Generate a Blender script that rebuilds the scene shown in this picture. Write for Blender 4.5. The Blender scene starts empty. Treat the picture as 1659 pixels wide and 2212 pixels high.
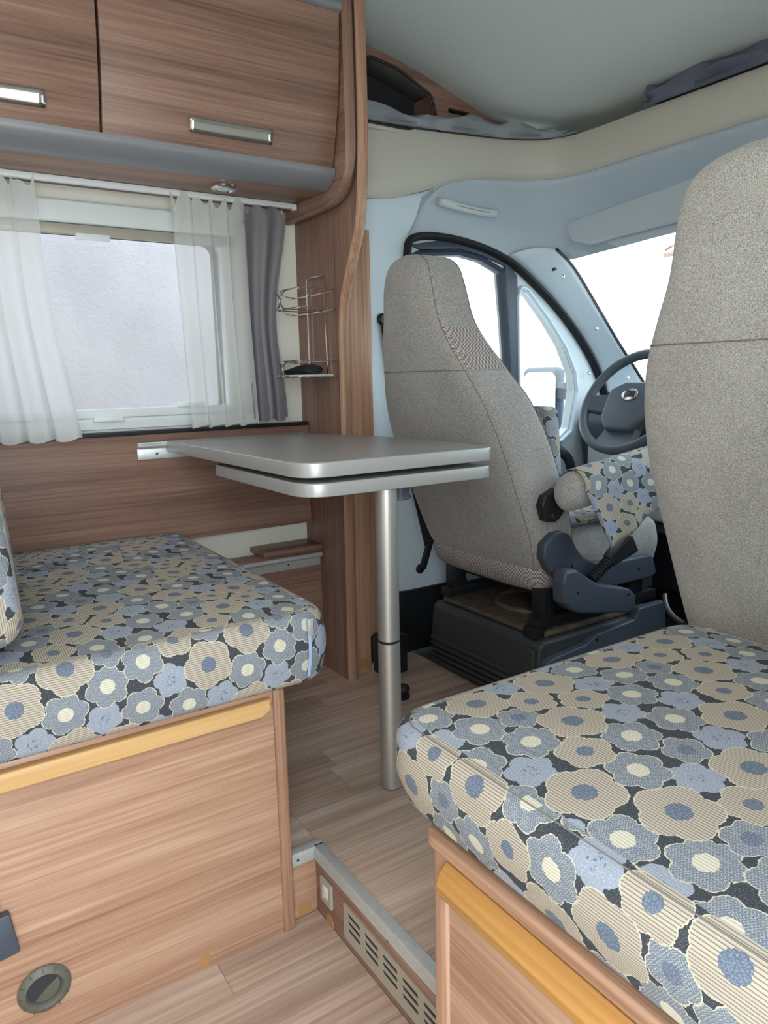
import bpy, bmesh, math, random
import numpy as np
from mathutils import Matrix, Vector, Euler
random.seed(7)
SC = bpy.context.scene
COL = SC.collection
PI = math.pi

# ------------------------------------------------------------------ camera
IMG_W, IMG_H, FPX = 1659.0, 2212.0, 1584.67
YAW, PITCH, ROLL = (math.radians(a) for a in (56.952, 10.497, -1.210))
CAM = np.array([0.0, 0.0, 0.92])
fw = np.array([-math.sin(YAW)*math.cos(PITCH), math.cos(YAW)*math.cos(PITCH), -math.sin(PITCH)])
r0 = np.array([math.cos(YAW), math.sin(YAW), 0.0]); u0 = np.cross(r0, fw)
rt = math.cos(ROLL)*r0 + math.sin(ROLL)*u0
up = -math.sin(ROLL)*r0 + math.cos(ROLL)*u0
cd = bpy.data.cameras.new('camera'); cam = bpy.data.objects.new('camera', cd); COL.objects.link(cam)
cd.sensor_fit = 'HORIZONTAL'; cd.sensor_width = 36.0; cd.lens = FPX/IMG_W*36.0
cd.clip_start = 0.02; cd.clip_end = 200
cam.matrix_world = Matrix([[rt[i], up[i], -fw[i], CAM[i]] for i in range(3)] + [[0, 0, 0, 1]])
SC.camera = cam
# a pixel of the photograph gives a direction; the plane it is cut with gives the distance
def _ray(x, y): return fw + (x-829.5)/FPX*rt - (y-1106.0)/FPX*up
def onx(x, y, X): d = _ray(x, y); return CAM + d*(X-CAM[0])/d[0]
def ony(x, y, Y): d = _ray(x, y); return CAM + d*(Y-CAM[1])/d[1]
def onz(x, y, Z): d = _ray(x, y); return CAM + d*(Z-CAM[2])/d[2]

# ------------------------------------------------------------------ light
SC.view_settings.view_transform = 'Standard'; SC.view_settings.look = 'None'
SC.view_settings.gamma = 1.0; SC.view_settings.use_curve_mapping = False
SC.view_settings.exposure = 0.0
w = bpy.data.worlds.new('sky'); SC.world = w; w.use_nodes = True
bg = w.node_tree.nodes['Background']
bg.inputs[0].default_value = (0.70, 0.89, 1.0, 1); bg.inputs[1].default_value = 5.2
def area(name, loc, target, sx, sy, power, col):
    l = bpy.data.lights.new(name, 'AREA'); l.shape = 'RECTANGLE'; l.size = sx; l.size_y = sy
    l.energy = power; l.color = col
    o = bpy.data.objects.new(name, l); COL.objects.link(o); o.location = loc
    o.rotation_euler = (Vector(target)-Vector(loc)).to_track_quat('-Z', 'Y').to_euler()
    return o
area('entrance_daylight', (0.30, -0.02, 0.80), (-1.2, 0.15, 0.05), 0.75, 1.3, 13.0, (1.0, 0.97, 0.93))
area('ceiling_fill', (-1.0, -0.15, 1.84), (-1.0, 0.05, 0), 0.7, 0.7, 7.5, (1.0, 0.96, 0.90))  # fill lamp added under the closed ceiling; no hatch is built
sl = bpy.data.lights.new('sun', 'SUN'); sl.energy = 2.0; sl.angle = 0.01; sl.color = (1.0, 0.95, 0.86)
so = bpy.data.objects.new('sun', sl); COL.objects.link(so)
so.rotation_euler = Vector((0.06, 0.62, -0.78)).to_track_quat('-Z', 'Y').to_euler()

# ------------------------------------------------------------------ helpers
def srgb(r, g, b):
    f = lambda c: (c/12.92 if c <= 0.04045 else ((c+0.055)/1.055)**2.4)
    return (f(r/255), f(g/255), f(b/255), 1.0)

def link(name, me, mat, parent=None, smooth=True):
    o = bpy.data.objects.new(name, me); COL.objects.link(o)
    if mat is not None and not me.materials: me.materials.append(mat)
    if smooth:
        for p in me.polygons: p.use_smooth = True
        try: me.set_sharp_from_angle(angle=math.radians(38))
        except Exception: pass
    if parent is not None: attach(o, parent)
    return o
def attach(o, parent):
    o.parent = parent
    if parent.type == 'EMPTY': o.matrix_parent_inverse = Matrix.Translation(-Vector(parent.location))
def raw(name, verts, faces, mat, parent=None, smooth=True, uv=None):
    me = bpy.data.meshes.new(name); me.from_pydata([tuple(map(float, v)) for v in verts], [], faces)
    if uv is not None:
        l = me.uv_layers.new(name='UVMap')
        k = 0
        for poly, fuv in zip(me.polygons, uv):
            for li, c in zip(poly.loop_indices, fuv): l.data[li].uv = c
    bm = bmesh.new(); bm.from_mesh(me); bmesh.ops.recalc_face_normals(bm, faces=bm.faces); bm.to_mesh(me); bm.free()
    return link(name, me, mat, parent, smooth)
def thing(name, label, cat, loc=(0, 0, 0), group=None):
    o = bpy.data.objects.new(name, None); COL.objects.link(o); o.location = tuple(map(float, loc))
    o.empty_display_size = 0.05
    o['label'] = label; o['category'] = cat
    if group: o['group'] = group
    return o
def tag(o, label, cat, group=None):
    o['label'] = label; o['category'] = cat
    if group: o['group'] = group
    return o
def struct(o): o['kind'] = 'structure'; return o

def bxmesh(name, x0, x1, y0, y1, z0, z1, bev=0.0, seg=2):
    bm = bmesh.new(); bmesh.ops.create_cube(bm, size=1.0)
    for v in bm.verts:
        v.co = Vector(((x0+x1)/2+v.co.x*(x1-x0), (y0+y1)/2+v.co.y*(y1-y0), (z0+z1)/2+v.co.z*(z1-z0)))
    if bev: bmesh.ops.bevel(bm, geom=bm.edges[:], offset=bev, segments=seg, affect='EDGES', profile=0.5)
    me = bpy.data.meshes.new(name); bm.to_mesh(me); bm.free(); return me
def box(name, x0, x1, y0, y1, z0, z1, mat, parent=None, bev=0.002, seg=2):
    return link(name, bxmesh(name, x0, x1, y0, y1, z0, z1, bev, seg), mat, parent)
def obox(name, center, size, rot, mat, parent=None, bev=0.002, seg=2):
    me = bxmesh(name, -size[0]/2, size[0]/2, -size[1]/2, size[1]/2, -size[2]/2, size[2]/2, bev, seg)
    me.transform(Matrix.Translation(Vector(center)) @ Euler(rot).to_matrix().to_4x4())
    return link(name, me, mat, parent)

def catmull(pts, n=6, closed=False):
    P = [np.array(p, float) for p in pts]; out = []; m = len(P)
    rng = range(m) if closed else range(m-1)
    for i in rng:
        p0 = P[(i-1) % m] if (closed or i > 0) else 2*P[0]-P[1]
        p1, p2 = P[i], P[(i+1) % m]
        p3 = P[(i+2) % m] if (closed or i+2 < m) else 2*P[-1]-P[-2]
        for k in range(n):
            t = k/n
            out.append(0.5*((2*p1)+(-p0+p2)*t+(2*p0-5*p1+4*p2-p3)*t*t+(-p0+3*p1-3*p2+p3)*t**3))
    if not closed: out.append(P[-1])
    return out
def sweep(pts, section, closed=False, upv=(0, 0, 1)):
    """section: list of (a, b) offsets along side / up axes of a transported frame"""
    P = [np.array(p, float) for p in pts]; n = len(P); m = len(section)
    V = []; F = []
    prev = None
    for i in range(n):
        if closed: t = P[(i+1) % n]-P[i-1]
        else: t = P[min(i+1, n-1)]-P[max(i-1, 0)]
        t = t/(np.linalg.norm(t)+1e-12)
        if prev is None:
            u = np.array(upv, float)
            if abs(u@t) > 0.95: u = np.array([1.0, 0.0, 0.0])
        else: u = prev
        u = u-(u@t)*t; u /= np.linalg.norm(u)+1e-12; prev = u
        s = np.cross(t, u)
        for a, b in section: V.append(P[i]+a*s+b*u)
    for i in range(n if closed else n-1):
        j = (i+1) % n
        for k in range(m):
            l = (k+1) % m
            F.append((i*m+k, i*m+l, j*m+l, j*m+k))
    if not closed:
        F.append(tuple(range(m))); F.append(tuple((n-1)*m+k for k in reversed(range(m))))
    return V, F
def circ(r, n=8, ry=None): return [(r*math.cos(2*PI*k/n), (ry or r)*math.sin(2*PI*k/n)) for k in range(n)]
def tube(name, pts, r, mat, parent=None, closed=False, n=8, ry=None, upv=(0, 0, 1)):
    V, F = sweep(pts, circ(r, n, ry), closed, upv)
    return raw(name, V, F, mat, parent)
def tubes(name, paths, r, mat, parent=None, n=6):
    V = []; F = []
    for pts, closed in paths:
        v, f = sweep(pts, circ(r, n), closed); o = len(V); V += v; F += [tuple(i+o for i in q) for q in f]
    return raw(name, V, F, mat, parent)
def lathe(name, prof, origin, axis, mat, parent=None, n=28):
    """prof: (radius, height) list along axis"""
    a = Vector(axis).normalized(); q = a.to_track_quat('Z', 'Y').to_matrix()
    V = []; F = []; m = len(prof)
    for k in range(n):
        c, s = math.cos(2*PI*k/n), math.sin(2*PI*k/n)
        for rr, h in prof: V.append(Vector(origin)+q @ Vector((rr*c, rr*s, h)))
    for k in range(n):
        l = (k+1) % n
        for i in range(m-1): F.append((k*m+i, l*m+i, l*m+i+1, k*m+i+1))
    if prof[0][0] > 1e-6: F.append(tuple(k*m for k in range(n)))
    if prof[-1][0] > 1e-6: F.append(tuple(k*m+m-1 for k in range(n)))
    bm = bmesh.new(); me = bpy.data.meshes.new(name); me.from_pydata([tuple(v) for v in V], [], F)
    bm.from_mesh(me); bmesh.ops.remove_doubles(bm, verts=bm.verts, dist=1e-6); bmesh.ops.recalc_face_normals(bm, faces=bm.faces); bm.to_mesh(me); bm.free()
    return link(name, me, mat, parent)
def plate(name, loops, plane, c, th, mat, parent=None, bev=0.0, seg=2):
    """loops of 2D points (first outer, others holes) in plane 'x' (Y,Z), 'y' (X,Z) or 'z' (X,Y); slab spans c..c+th"""
    cu = bpy.data.curves.new(name, 'CURVE'); cu.dimensions = '2D'; cu.fill_mode = 'BOTH'
    cu.extrude = max(abs(th)/2-bev, 1e-5); cu.bevel_depth = bev; cu.bevel_resolution = seg
    if bev: cu.offset = -bev
    for lp in loops:
        s = cu.splines.new('POLY'); s.points.add(len(lp)-1); s.use_cyclic_u = True
        for p, q in zip(s.points, lp): p.co = (q[0], q[1], 0, 1)
    o = bpy.data.objects.new('tmp', cu); COL.objects.link(o)
    dg = bpy.context.evaluated_depsgraph_get(); me = bpy.data.meshes.new_from_object(o.evaluated_get(dg))
    bpy.data.objects.remove(o); bpy.data.curves.remove(cu)
    me.name = name; me.materials.clear()
    mid = c+th/2
    for v in me.vertices:
        a, b, h = v.co
        v.co = {'x': (mid+h, a, b), 'y': (a, mid+h, b), 'z': (a, b, mid+h)}[plane]
    bm = bmesh.new(); bm.from_mesh(me); bmesh.ops.remove_doubles(bm, verts=bm.verts, dist=1e-6)
    bmesh.ops.recalc_face_normals(bm, faces=bm.faces); bm.to_mesh(me); bm.free()
    return link(name, me, mat, parent)
def grid(name, rows, mat, parent=None, closed_u=False, thick=0.0, uv=None):
    R = len(rows); C = len(rows[0]); V = [p for r in rows for p in r]; F = []
    for i in range(R-1):
        for j in range(C if closed_u else C-1):
            F.append((i*C+j, i*C+(j+1) % C, (i+1)*C+(j+1) % C, (i+1)*C+j))
    U = None
    if uv is not None: U = [[uv[k] for k in f] for f in F]
    o = raw(name, V, F, mat, parent, uv=U)
    if thick:
        md = o.modifiers.new('thickness', 'SOLIDIFY'); md.thickness = thick; md.offset = 0
    return o
def rrect(x0, x1, y0, y1, r, n=6, corners=(1, 1, 1, 1)):
    """rounded rectangle; corners order: (x1,y1),(x0,y1),(x0,y0),(x1,y0)"""
    out = []
    for (cx, cy, a0, k) in ((x1, y1, 0, 0), (x0, y1, 90, 1), (x0, y0, 180, 2), (x1, y0, 270, 3)):
        rr = r*corners[k]
        sx = -1 if cx == x1 else 1; sy = -1 if cy == y1 else 1
        if rr < 1e-6: out.append((cx, cy)); continue
        for i in range(n+1):
            a = math.radians(a0+90*i/n)
            out.append((cx+sx*rr+rr*math.cos(a), cy+sy*rr+rr*math.sin(a)))
    return out

# ------------------------------------------------------------------ materials
class NT:
    def __init__(s, name):
        s.m = bpy.data.materials.new(name); s.m.use_nodes = True; s.t = s.m.node_tree
        s.b = s.t.nodes['Principled BSDF']
    def n(s, typ, **kw):
        nd = s.t.nodes.new(typ)
        for k, v in kw.items():
            if k.startswith('i_'): nd.inputs[k[2:].replace('_', ' ')].default_value = v
            else: setattr(nd, k, v)
        return nd
    def l(s, a, b): s.t.links.new(a, b)
    def math(s, op, a, b=None, c=None):
        nd = s.t.nodes.new('ShaderNodeMath'); nd.operation = op
        for i, v in enumerate((a, b, c)):
            if v is None: continue
            if isinstance(v, (int, float)): nd.inputs[i].default_value = v
            else: s.l(v, nd.inputs[i])
        return nd.outputs[0]
    def mix(s, f, a, b):
        nd = s.t.nodes.new('ShaderNodeMix'); nd.data_type = 'RGBA'
        for i, v in ((0, f), (6, a), (7, b)):
            if isinstance(v, (int, float, tuple)): nd.inputs[i].default_value = v
            else: s.l(v, nd.inputs[i])
        return nd.outputs[2]
    def ramp(s, f, stops):
        nd = s.t.nodes.new('ShaderNodeValToRGB'); e = nd.color_ramp.elements
        while len(e) < len(stops): e.new(0.5)
        for el, (p, c) in zip(e, stops): el.position = p; el.color = c
        s.l(f, nd.inputs[0]); return nd.outputs[0]
    def coords(s, kind='Object', scale=(1, 1, 1), rot=(0, 0, 0)):
        tc = s.t.nodes.new('ShaderNodeTexCoord'); mp = s.t.nodes.new('ShaderNodeMapping')
        mp.inputs['Scale'].default_value = scale; mp.inputs['Rotation'].default_value = rot
        s.l(tc.outputs[kind], mp.inputs[0]); return mp.outputs[0]
    def noise(s, vec, scale, detail=2.0, rough=0.5):
        nd = s.t.nodes.new('ShaderNodeTexNoise'); nd.inputs['Scale'].default_value = scale
        nd.inputs['Detail'].default_value = detail; nd.inputs['Roughness'].default_value = rough
        if vec is not None: s.l(vec, nd.inputs['Vector'])
        return nd.outputs[0]
    def bump(s, h, strength=0.2, dist=0.002):
        nd = s.t.nodes.new('ShaderNodeBump'); nd.inputs['Strength'].default_value = strength; nd.inputs['Distance'].default_value = dist
        s.l(h, nd.inputs['Height']); s.l(nd.outputs[0], s.b.inputs['Normal'])
    def base(s, c):
        if isinstance(c, tuple): s.b.inputs['Base Color'].default_value = c
        else: s.l(c, s.b.inputs['Base Color'])
    def set(s, rough=0.5, metal=0.0, spec=0.5):
        s.b.inputs['Roughness'].default_value = rough; s.b.inputs['Metallic'].default_value = metal
        s.b.inputs['Specular IOR Level'].default_value = spec; return s
def plain(name, col, rough=0.5, metal=0.0, spec=0.5, grain=0.0, gscale=300, bump=0.0):
    t = NT(name); t.set(rough, metal, spec)
    if grain or bump:
        v = t.coords(); nz = t.noise(v, gscale, 2)
        if grain:
            a = tuple(c*(1-grain) for c in col[:3])+(1,); b = tuple(min(1, c*(1+grain)) for c in col[:3])+(1,)
            t.base(t.ramp(nz, [(0.3, a), (0.7, b)]))
        else: t.base(col)
        if bump: t.bump(nz, bump, 0.001)
    else: t.base(col)
    return t.m
def wood(name, axis, dark, mid, light, rough=0.42, fine=150, broad=16, rnd=0.0):
    t = NT(name); t.set(rough, 0, 0.4)
    k = [1.0, 1.0, 1.0]; k['xyz'.index(axis)] = 0.018
    v = t.coords('Object', tuple(k))
    if rnd:
        oi = t.n('ShaderNodeObjectInfo'); ad = t.n('ShaderNodeVectorMath', operation='ADD')
        mu = t.n('ShaderNodeVectorMath', operation='SCALE'); mu.inputs['Scale'].default_value = 9.0
        cb = t.n('ShaderNodeCombineXYZ'); t.l(oi.outputs['Random'], cb.inputs[0]); t.l(oi.outputs['Random'], cb.inputs[1]); t.l(oi.outputs['Random'], cb.inputs[2])
        t.l(cb.outputs[0], mu.inputs[0]); t.l(mu.outputs[0], ad.inputs[0]); t.l(v, ad.inputs[1]); v = ad.outputs[0]
    k2 = [1.0, 1.0, 1.0]; k2['xyz'.index(axis)] = 0.06
    n1 = t.noise(v, fine, 3, 0.6); n2 = t.noise(v, broad, 2, 0.5); n3 = t.noise(v, fine*3.2, 2, 0.5)
    s = t.math('ADD', t.math('MULTIPLY', n1, 0.50), t.math('ADD', t.math('MULTIPLY', n2, 0.50), t.math('MULTIPLY', n3, 0.18)))
    s = t.math('SUBTRACT', s, 0.09)
    c = t.ramp(s, [(0.32, dark), (0.50, mid), (0.66, light)])
    if rnd:
        hv = t.n('ShaderNodeHueSaturation'); t.l(c, hv.inputs['Color'])
        t.l(t.math('ADD', t.math('MULTIPLY', oi.outputs['Random'], rnd), 1-rnd/2), hv.inputs['Value']); c = hv.outputs[0]
    t.base(c); t.bump(n1, 0.06, 0.001)
    return t.m
WD, WM, WL = srgb(106, 79, 69), srgb(140, 107, 92), srgb(163, 131, 115)
M = {}
for a in 'xyz': M['wood_'+a] = wood('walnut_laminate_along_'+a, a, WD, WM, WL)
BD, BM_, BL = srgb(138, 100, 79), srgb(171, 131, 106), srgb(192, 156, 131)
for a in 'xyz': M['lwood_'+a] = wood('light_walnut_laminate_along_'+a, a, BD, BM_, BL)
M['vinyl'] = wood('grey_oak_vinyl', 'y', srgb(142, 116, 102), srgb(176, 149, 132), srgb(198, 175, 160), 0.45, 90, 14, rnd=0.16)
M['pine_y'] = wood('pine_along_y', 'y', srgb(172, 128, 78), srgb(194, 150, 97), srgb(207, 167, 115), 0.4, 60, 20)
M['amber_x'] = wood('amber_pine_along_x', 'x', srgb(150, 101, 50), srgb(178, 127, 68), srgb(196, 148, 88), 0.38, 60, 20)
M['wallwhite'] = plain('cream_wall_vinyl', srgb(236, 232, 219), 0.6, grain=0.02, gscale=200, bump=0.05)
M['white'] = plain('white_plastic', srgb(225, 228, 228), 0.4)
M['ceil'] = plain('ceiling_vinyl', srgb(196, 200, 196), 0.7, grain=0.03, gscale=180, bump=0.08)
M['band'] = plain('beige_leatherette', srgb(196, 191, 178), 0.55, grain=0.02, gscale=500, bump=0.15)
M['head'] = plain('headliner_felt', srgb(188, 198, 206), 0.95, spec=0.1, grain=0.05, gscale=400, bump=0.1)
M['doorgrey'] = plain('pale_grey_door_plastic', srgb(200, 208, 212), 0.5)
M['pillar'] = plain('pale_pillar_plastic', srgb(206, 218, 226), 0.45)
M['frame_dark'] = plain('slate_window_rubber', srgb(52, 62, 78), 0.5)
M['black'] = plain('black_plastic', srgb(26, 27, 30), 0.45)
M['rubber'] = plain('black_rubber', srgb(20, 20, 24), 0.7)
M['slate'] = plain('slate_plastic', srgb(66, 72, 84), 0.45, bump=0.05, gscale=900)
M['pedestal'] = plain('dark_grey_pedestal_plastic', srgb(56, 57, 60), 0.5, bump=0.06, gscale=900)
M['dust'] = plain('dusty_black_steel', srgb(98, 87, 74), 0.6, metal=0.2, grain=0.25, gscale=30)
M['mat'] = plain('cab_rubber_mat', srgb(48, 50, 48), 0.8, grain=0.15, gscale=60)
M['alu'] = plain('brushed_aluminium', srgb(200, 200, 198), 0.36, metal=0.45, grain=0.05, gscale=80)
M['alu_matt'] = plain('satin_aluminium', srgb(190, 186, 180), 0.42, metal=0.75)
M['chrome'] = plain('chrome', srgb(225, 225, 225), 0.12, metal=1.0)
M['steel'] = plain('satin_steel', srgb(205, 200, 195), 0.22, metal=1.0)
M['tabtop'] = plain('silver_laminate_top', srgb(150, 146, 144), 0.36, spec=0.5, grain=0.05, gscale=120)
M['tabedge'] = plain('silver_edge_band', srgb(176, 174, 172), 0.36, metal=0.35)
M['grey_profile'] = plain('grey_metallic_profile', srgb(136, 136, 140), 0.42, metal=0.25)
M['plug'] = plain('brown_cover_cap', srgb(164, 120, 74), 0.5)
M['olive'] = plain('olive_grey_vent_plastic', srgb(92, 90, 80), 0.5, grain=0.08, gscale=60)
M['greige'] = plain('grey_beige_metal', srgb(176, 168, 154), 0.45, metal=0.3)
M['cloth'] = plain('grey_folded_cloth', srgb(150, 154, 160), 0.9, spec=0.1, grain=0.06, gscale=300, bump=0.15)
M['cloth_b'] = plain('slate_blue_cloth', srgb(104, 108, 124), 0.9, spec=0.1, grain=0.06, gscale=300, bump=0.15)
M['curtain_g'] = plain('grey_satin_curtain', srgb(126, 122, 126), 0.6, spec=0.3, grain=0.04, gscale=500)
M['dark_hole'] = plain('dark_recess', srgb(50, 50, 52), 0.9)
M['hubgrey'] = plain('steering_hub_plastic', srgb(74, 80, 88), 0.5, bump=0.05, gscale=900)
M['redbrown'] = plain('dark_brown_emblem', srgb(70, 48, 52), 0.3)
M['mirror'] = plain('mirror_glass', srgb(235, 238, 240), 0.02, metal=1.0)
M['piping'] = plain('grey_fabric_seam', srgb(118, 112, 106), 0.9, spec=0.1)
M['zip'] = plain('pale_blue_zip', srgb(150, 170, 196), 0.6)
M['ground'] = plain('pale_concrete', srgb(205, 202, 196), 0.9, grain=0.05, gscale=5)

def melange(name, a, b, c, scale=420):
    t = NT(name); t.set(0.95, 0, 0.1)
    v = t.coords(); n1 = t.noise(v, scale, 3, 0.7); n2 = t.noise(v, 9, 2)
    s = t.math('ADD', n1, t.math('MULTIPLY', t.math('SUBTRACT', n2, 0.5), 0.12))
    t.base(t.ramp(s, [(0.36, a), (0.5, b), (0.64, c)])); t.bump(n1, 0.35, 0.0015)
    t.b.inputs['Sheen Weight'].default_value = 0.25
    return t.m
M['seat'] = melange('grey_melange_seat_fabric', srgb(122, 117, 114), srgb(153, 147, 143), srgb(181, 176, 172))
M['seat_p'] = melange('beige_grey_melange_seat_fabric', srgb(122, 117, 110), srgb(160, 155, 148), srgb(196, 192, 186), 620)
def meshfab():
    t = NT('woven_dot_fabric'); t.set(0.9, 0, 0.1)
    v = t.coords('Object', (1, 1, 1))
    w1 = t.n('ShaderNodeTexChecker'); t.l(v, w1.inputs['Vector']); w1.inputs['Scale'].default_value = 190
    w1.inputs['Color1'].default_value = srgb(186, 178, 172); w1.inputs['Color2'].default_value = srgb(120, 106, 104)
    t.base(w1.outputs[0]); t.bump(w1.outputs[1], 0.4, 0.001); return t.m
M['dots'] = meshfab()

def glass(name, refl=0.06, tint=(1, 1, 1, 1)):
    m = bpy.data.materials.new(name); m.use_nodes = True; t = m.node_tree; t.nodes.clear()
    o = t.nodes.new('ShaderNodeOutputMaterial'); mx = t.nodes.new('ShaderNodeMixShader')
    tr = t.nodes.new('ShaderNodeBsdfTransparent'); tr.inputs[0].default_value = tint
    gl = t.nodes.new('ShaderNodeBsdfGlossy'); gl.inputs['Roughness'].default_value = 0.02
    mx.inputs[0].default_value = refl
    t.links.new(tr.outputs[0], mx.inputs[1]); t.links.new(gl.outputs[0], mx.inputs[2]); t.links.new(mx.outputs[0], o.inputs[0])
    return m
M['glass'] = glass('clear_glass', 0.05)
M['acrylic'] = glass('acrylic_pane', 0.06, (0.94, 0.94, 0.97, 1))
def sheer():
    m = bpy.data.materials.new('white_voile'); m.use_nodes = True; t = m.node_tree; t.nodes.clear()
    o = t.nodes.new('ShaderNodeOutputMaterial')
    tr = t.nodes.new('ShaderNodeBsdfTransparent'); df = t.nodes.new('ShaderNodeBsdfDiffuse'); tl = t.nodes.new('ShaderNodeBsdfTranslucent')
    df.inputs[0].default_value = srgb(240, 240, 236); tl.inputs[0].default_value = srgb(240, 240, 238)
    m1 = t.nodes.new('ShaderNodeMixShader'); m1.inputs[0].default_value = 0.5
    t.links.new(df.outputs[0], m1.inputs[1]); t.links.new(tl.outputs[0], m1.inputs[2])
    m2 = t.nodes.new('ShaderNodeMixShader'); m2.inputs[0].default_value = 0.55
    t.links.new(tr.outputs[0], m2.inputs[1]); t.links.new(m1.outputs[0], m2.inputs[2]); t.links.new(m2.outputs[0], o.inputs[0])
    return m
M['sheer'] = sheer()
def stucco():
    t = NT('white_stucco'); t.set(0.95, 0, 0.1)
    v = t.coords(); n1 = t.noise(v, 70, 4, 0.6); n2 = t.noise(v, 2.2, 3)
    t.base(t.ramp(n2, [(0.3, srgb(170, 160, 158)), (0.7, srgb(186, 177, 174))])); t.bump(n1, 0.5, 0.01)
    return t.m
M['stucco'] = stucco()
M['facade'] = plain('white_render', srgb(240, 238, 232), 0.9)
M['tile'] = plain('terracotta_tile', srgb(132, 106, 95), 0.8, grain=0.1, gscale=9)

# flowered jacquard: one repeat of the weave, each bloom placed in it
FLOWERS = [('P', 0.0404, 0.0316), ('P', 0.2011, 0.0022), ('P', 0.0679, 0.1754), ('P', 0.2177, 0.0757), ('P', 0.1268, 0.0424),
           ('B', 0.1336, 0.0882), ('B', 0.2415, 0.0316), ('B', 0.0795, 0.0638), ('B', 0.0301, 0.1452), ('B', 0.1772, 0.0463), ('B', 0.1833, 0.1102), ('B', 0.2393, 0.1877),
           ('S', 0.0348, 0.2066), ('S', 0.1409, 0.1341),
           ('M', 0.1186, 0.1742), ('M', 0.1504, 0.2200), ('M', 0.2298, 0.1335),
           ('L', 0.0864, 0.1234), ('L', 0.1814, 0.1698), ('L', 0.0222, 0.0854), ('L', 0.0889, 0.0045)]
def flowers(name):
    t = NT(name); t.set(0.92, 0, 0.15); TW, TH = 0.25, 0.22
    uvn = t.n('ShaderNodeUVMap'); sp = t.n('ShaderNodeSeparateXYZ'); t.l(uvn.outputs[0], sp.inputs[0])
    U, V = t.math('MULTIPLY', sp.outputs[0], 1/1.18), t.math('MULTIPLY', sp.outputs[1], 1/1.18)
    fine = t.noise(uvn.outputs[0], 900, 1); wob = t.noise(uvn.outputs[0], 260, 1)
    grain = t.noise(uvn.outputs[0], 520, 2, 0.7)
    rib = t.math('SINE', t.math('MULTIPLY', V, 2*PI/0.0030)); ribm = t.math('GREATER_THAN', rib, 0.55)
    zig = t.math('SINE', t.math('MULTIPLY', t.math('ADD', U, t.math('MULTIPLY', t.math('PINGPONG', V, 0.002), 1.2)), 2*PI/0.0026))
    zigm = t.math('MULTIPLY', t.math('GREATER_THAN', zig, 0.2), t.math('GREATER_THAN', grain, 0.44))
    dark = t.mix(t.math('GREATER_THAN', fine, 0.60), srgb(60, 62, 66), srgb(98, 101, 106))
    beige = t.mix(ribm, srgb(178, 166, 151), srgb(128, 116, 105))
    blue = t.mix(zigm, srgb(108, 115, 128), srgb(160, 160, 156))
    pale = t.mix(t.math('GREATER_THAN', grain, 0.55), srgb(142, 147, 159), srgb(160, 164, 173))
    cream = t.mix(ribm, srgb(202, 195, 176), srgb(178, 170, 152))
    navy = t.mix(t.math('GREATER_THAN', grain, 0.52), srgb(92, 100, 116), srgb(120, 127, 140))
    edge = srgb(190, 182, 164)
    spec = {'L': (0.0365, 5, .17, beige, navy, 0.30), 'M': (0.0285, 5, .17, beige, navy, 0.28), 'B': (0.0295, 6, .20, blue, cream, 0.33),
            'P': (0.025, 5, .22, pale, None, 0), 'S': (0.0235, 5, .2, blue, navy, 0.34)}
    c = dark
    for i, (k, x, y) in enumerate(FLOWERS):
        R, n, dp, col, cen, cr = spec[k]
        du = t.math('MULTIPLY', t.math('SUBTRACT', t.math('FRACT', t.math('ADD', t.math('MULTIPLY', U, 1/TW), 0.5-x/TW)), 0.5), TW)
        dv = t.math('MULTIPLY', t.math('SUBTRACT', t.math('FRACT', t.math('ADD', t.math('MULTIPLY', V, 1/TH), 0.5-y/TH)), 0.5), TH)
        r = t.math('SQRT', t.math('MULTIPLY_ADD', du, du, t.math('MULTIPLY', dv, dv)))
        r = t.math('ADD', r, t.math('MULTIPLY', t.math('SUBTRACT', wob, 0.5), 0.0035))
        th = t.math('ARCTAN2', dv, du)
        sh = t.math('ABSOLUTE', t.math('COSINE', t.math('MULTIPLY_ADD', th, n/2, (i*1.7) % 3.1)))
        Rr = t.math('MULTIPLY_ADD', sh, R*dp, R*(1-dp))
        m = t.math('LESS_THAN', r, Rr)
        if k != 'P':
            inner = t.math('LESS_THAN', r, t.math('SUBTRACT', Rr, 0.0012))
            c = t.mix(m, c, edge); c = t.mix(inner, c, col)
            c = t.mix(t.math('LESS_THAN', r, R*cr), c, cen)
        else:
            c = t.mix(m, c, col)
            dots = t.math('MULTIPLY', t.math('LESS_THAN', r, R*0.36), t.math('GREATER_THAN', wob, 0.60))
            c = t.mix(dots, c, srgb(96, 106, 128))
    t.base(c); t.bump(t.math('ADD', grain, t.math('MULTIPLY', rib, 0.25)), 0.35, 0.0012)
    return t.m
M['flower'] = flowers('flowered_jacquard')

# ------------------------------------------------------------------ room shell
WX = -2.09            # inside face of the left wall
LOW = -0.142          # entrance floor level; the living floor is z = 0
STEPY, STEPX = 0.592, -1.188

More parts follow.
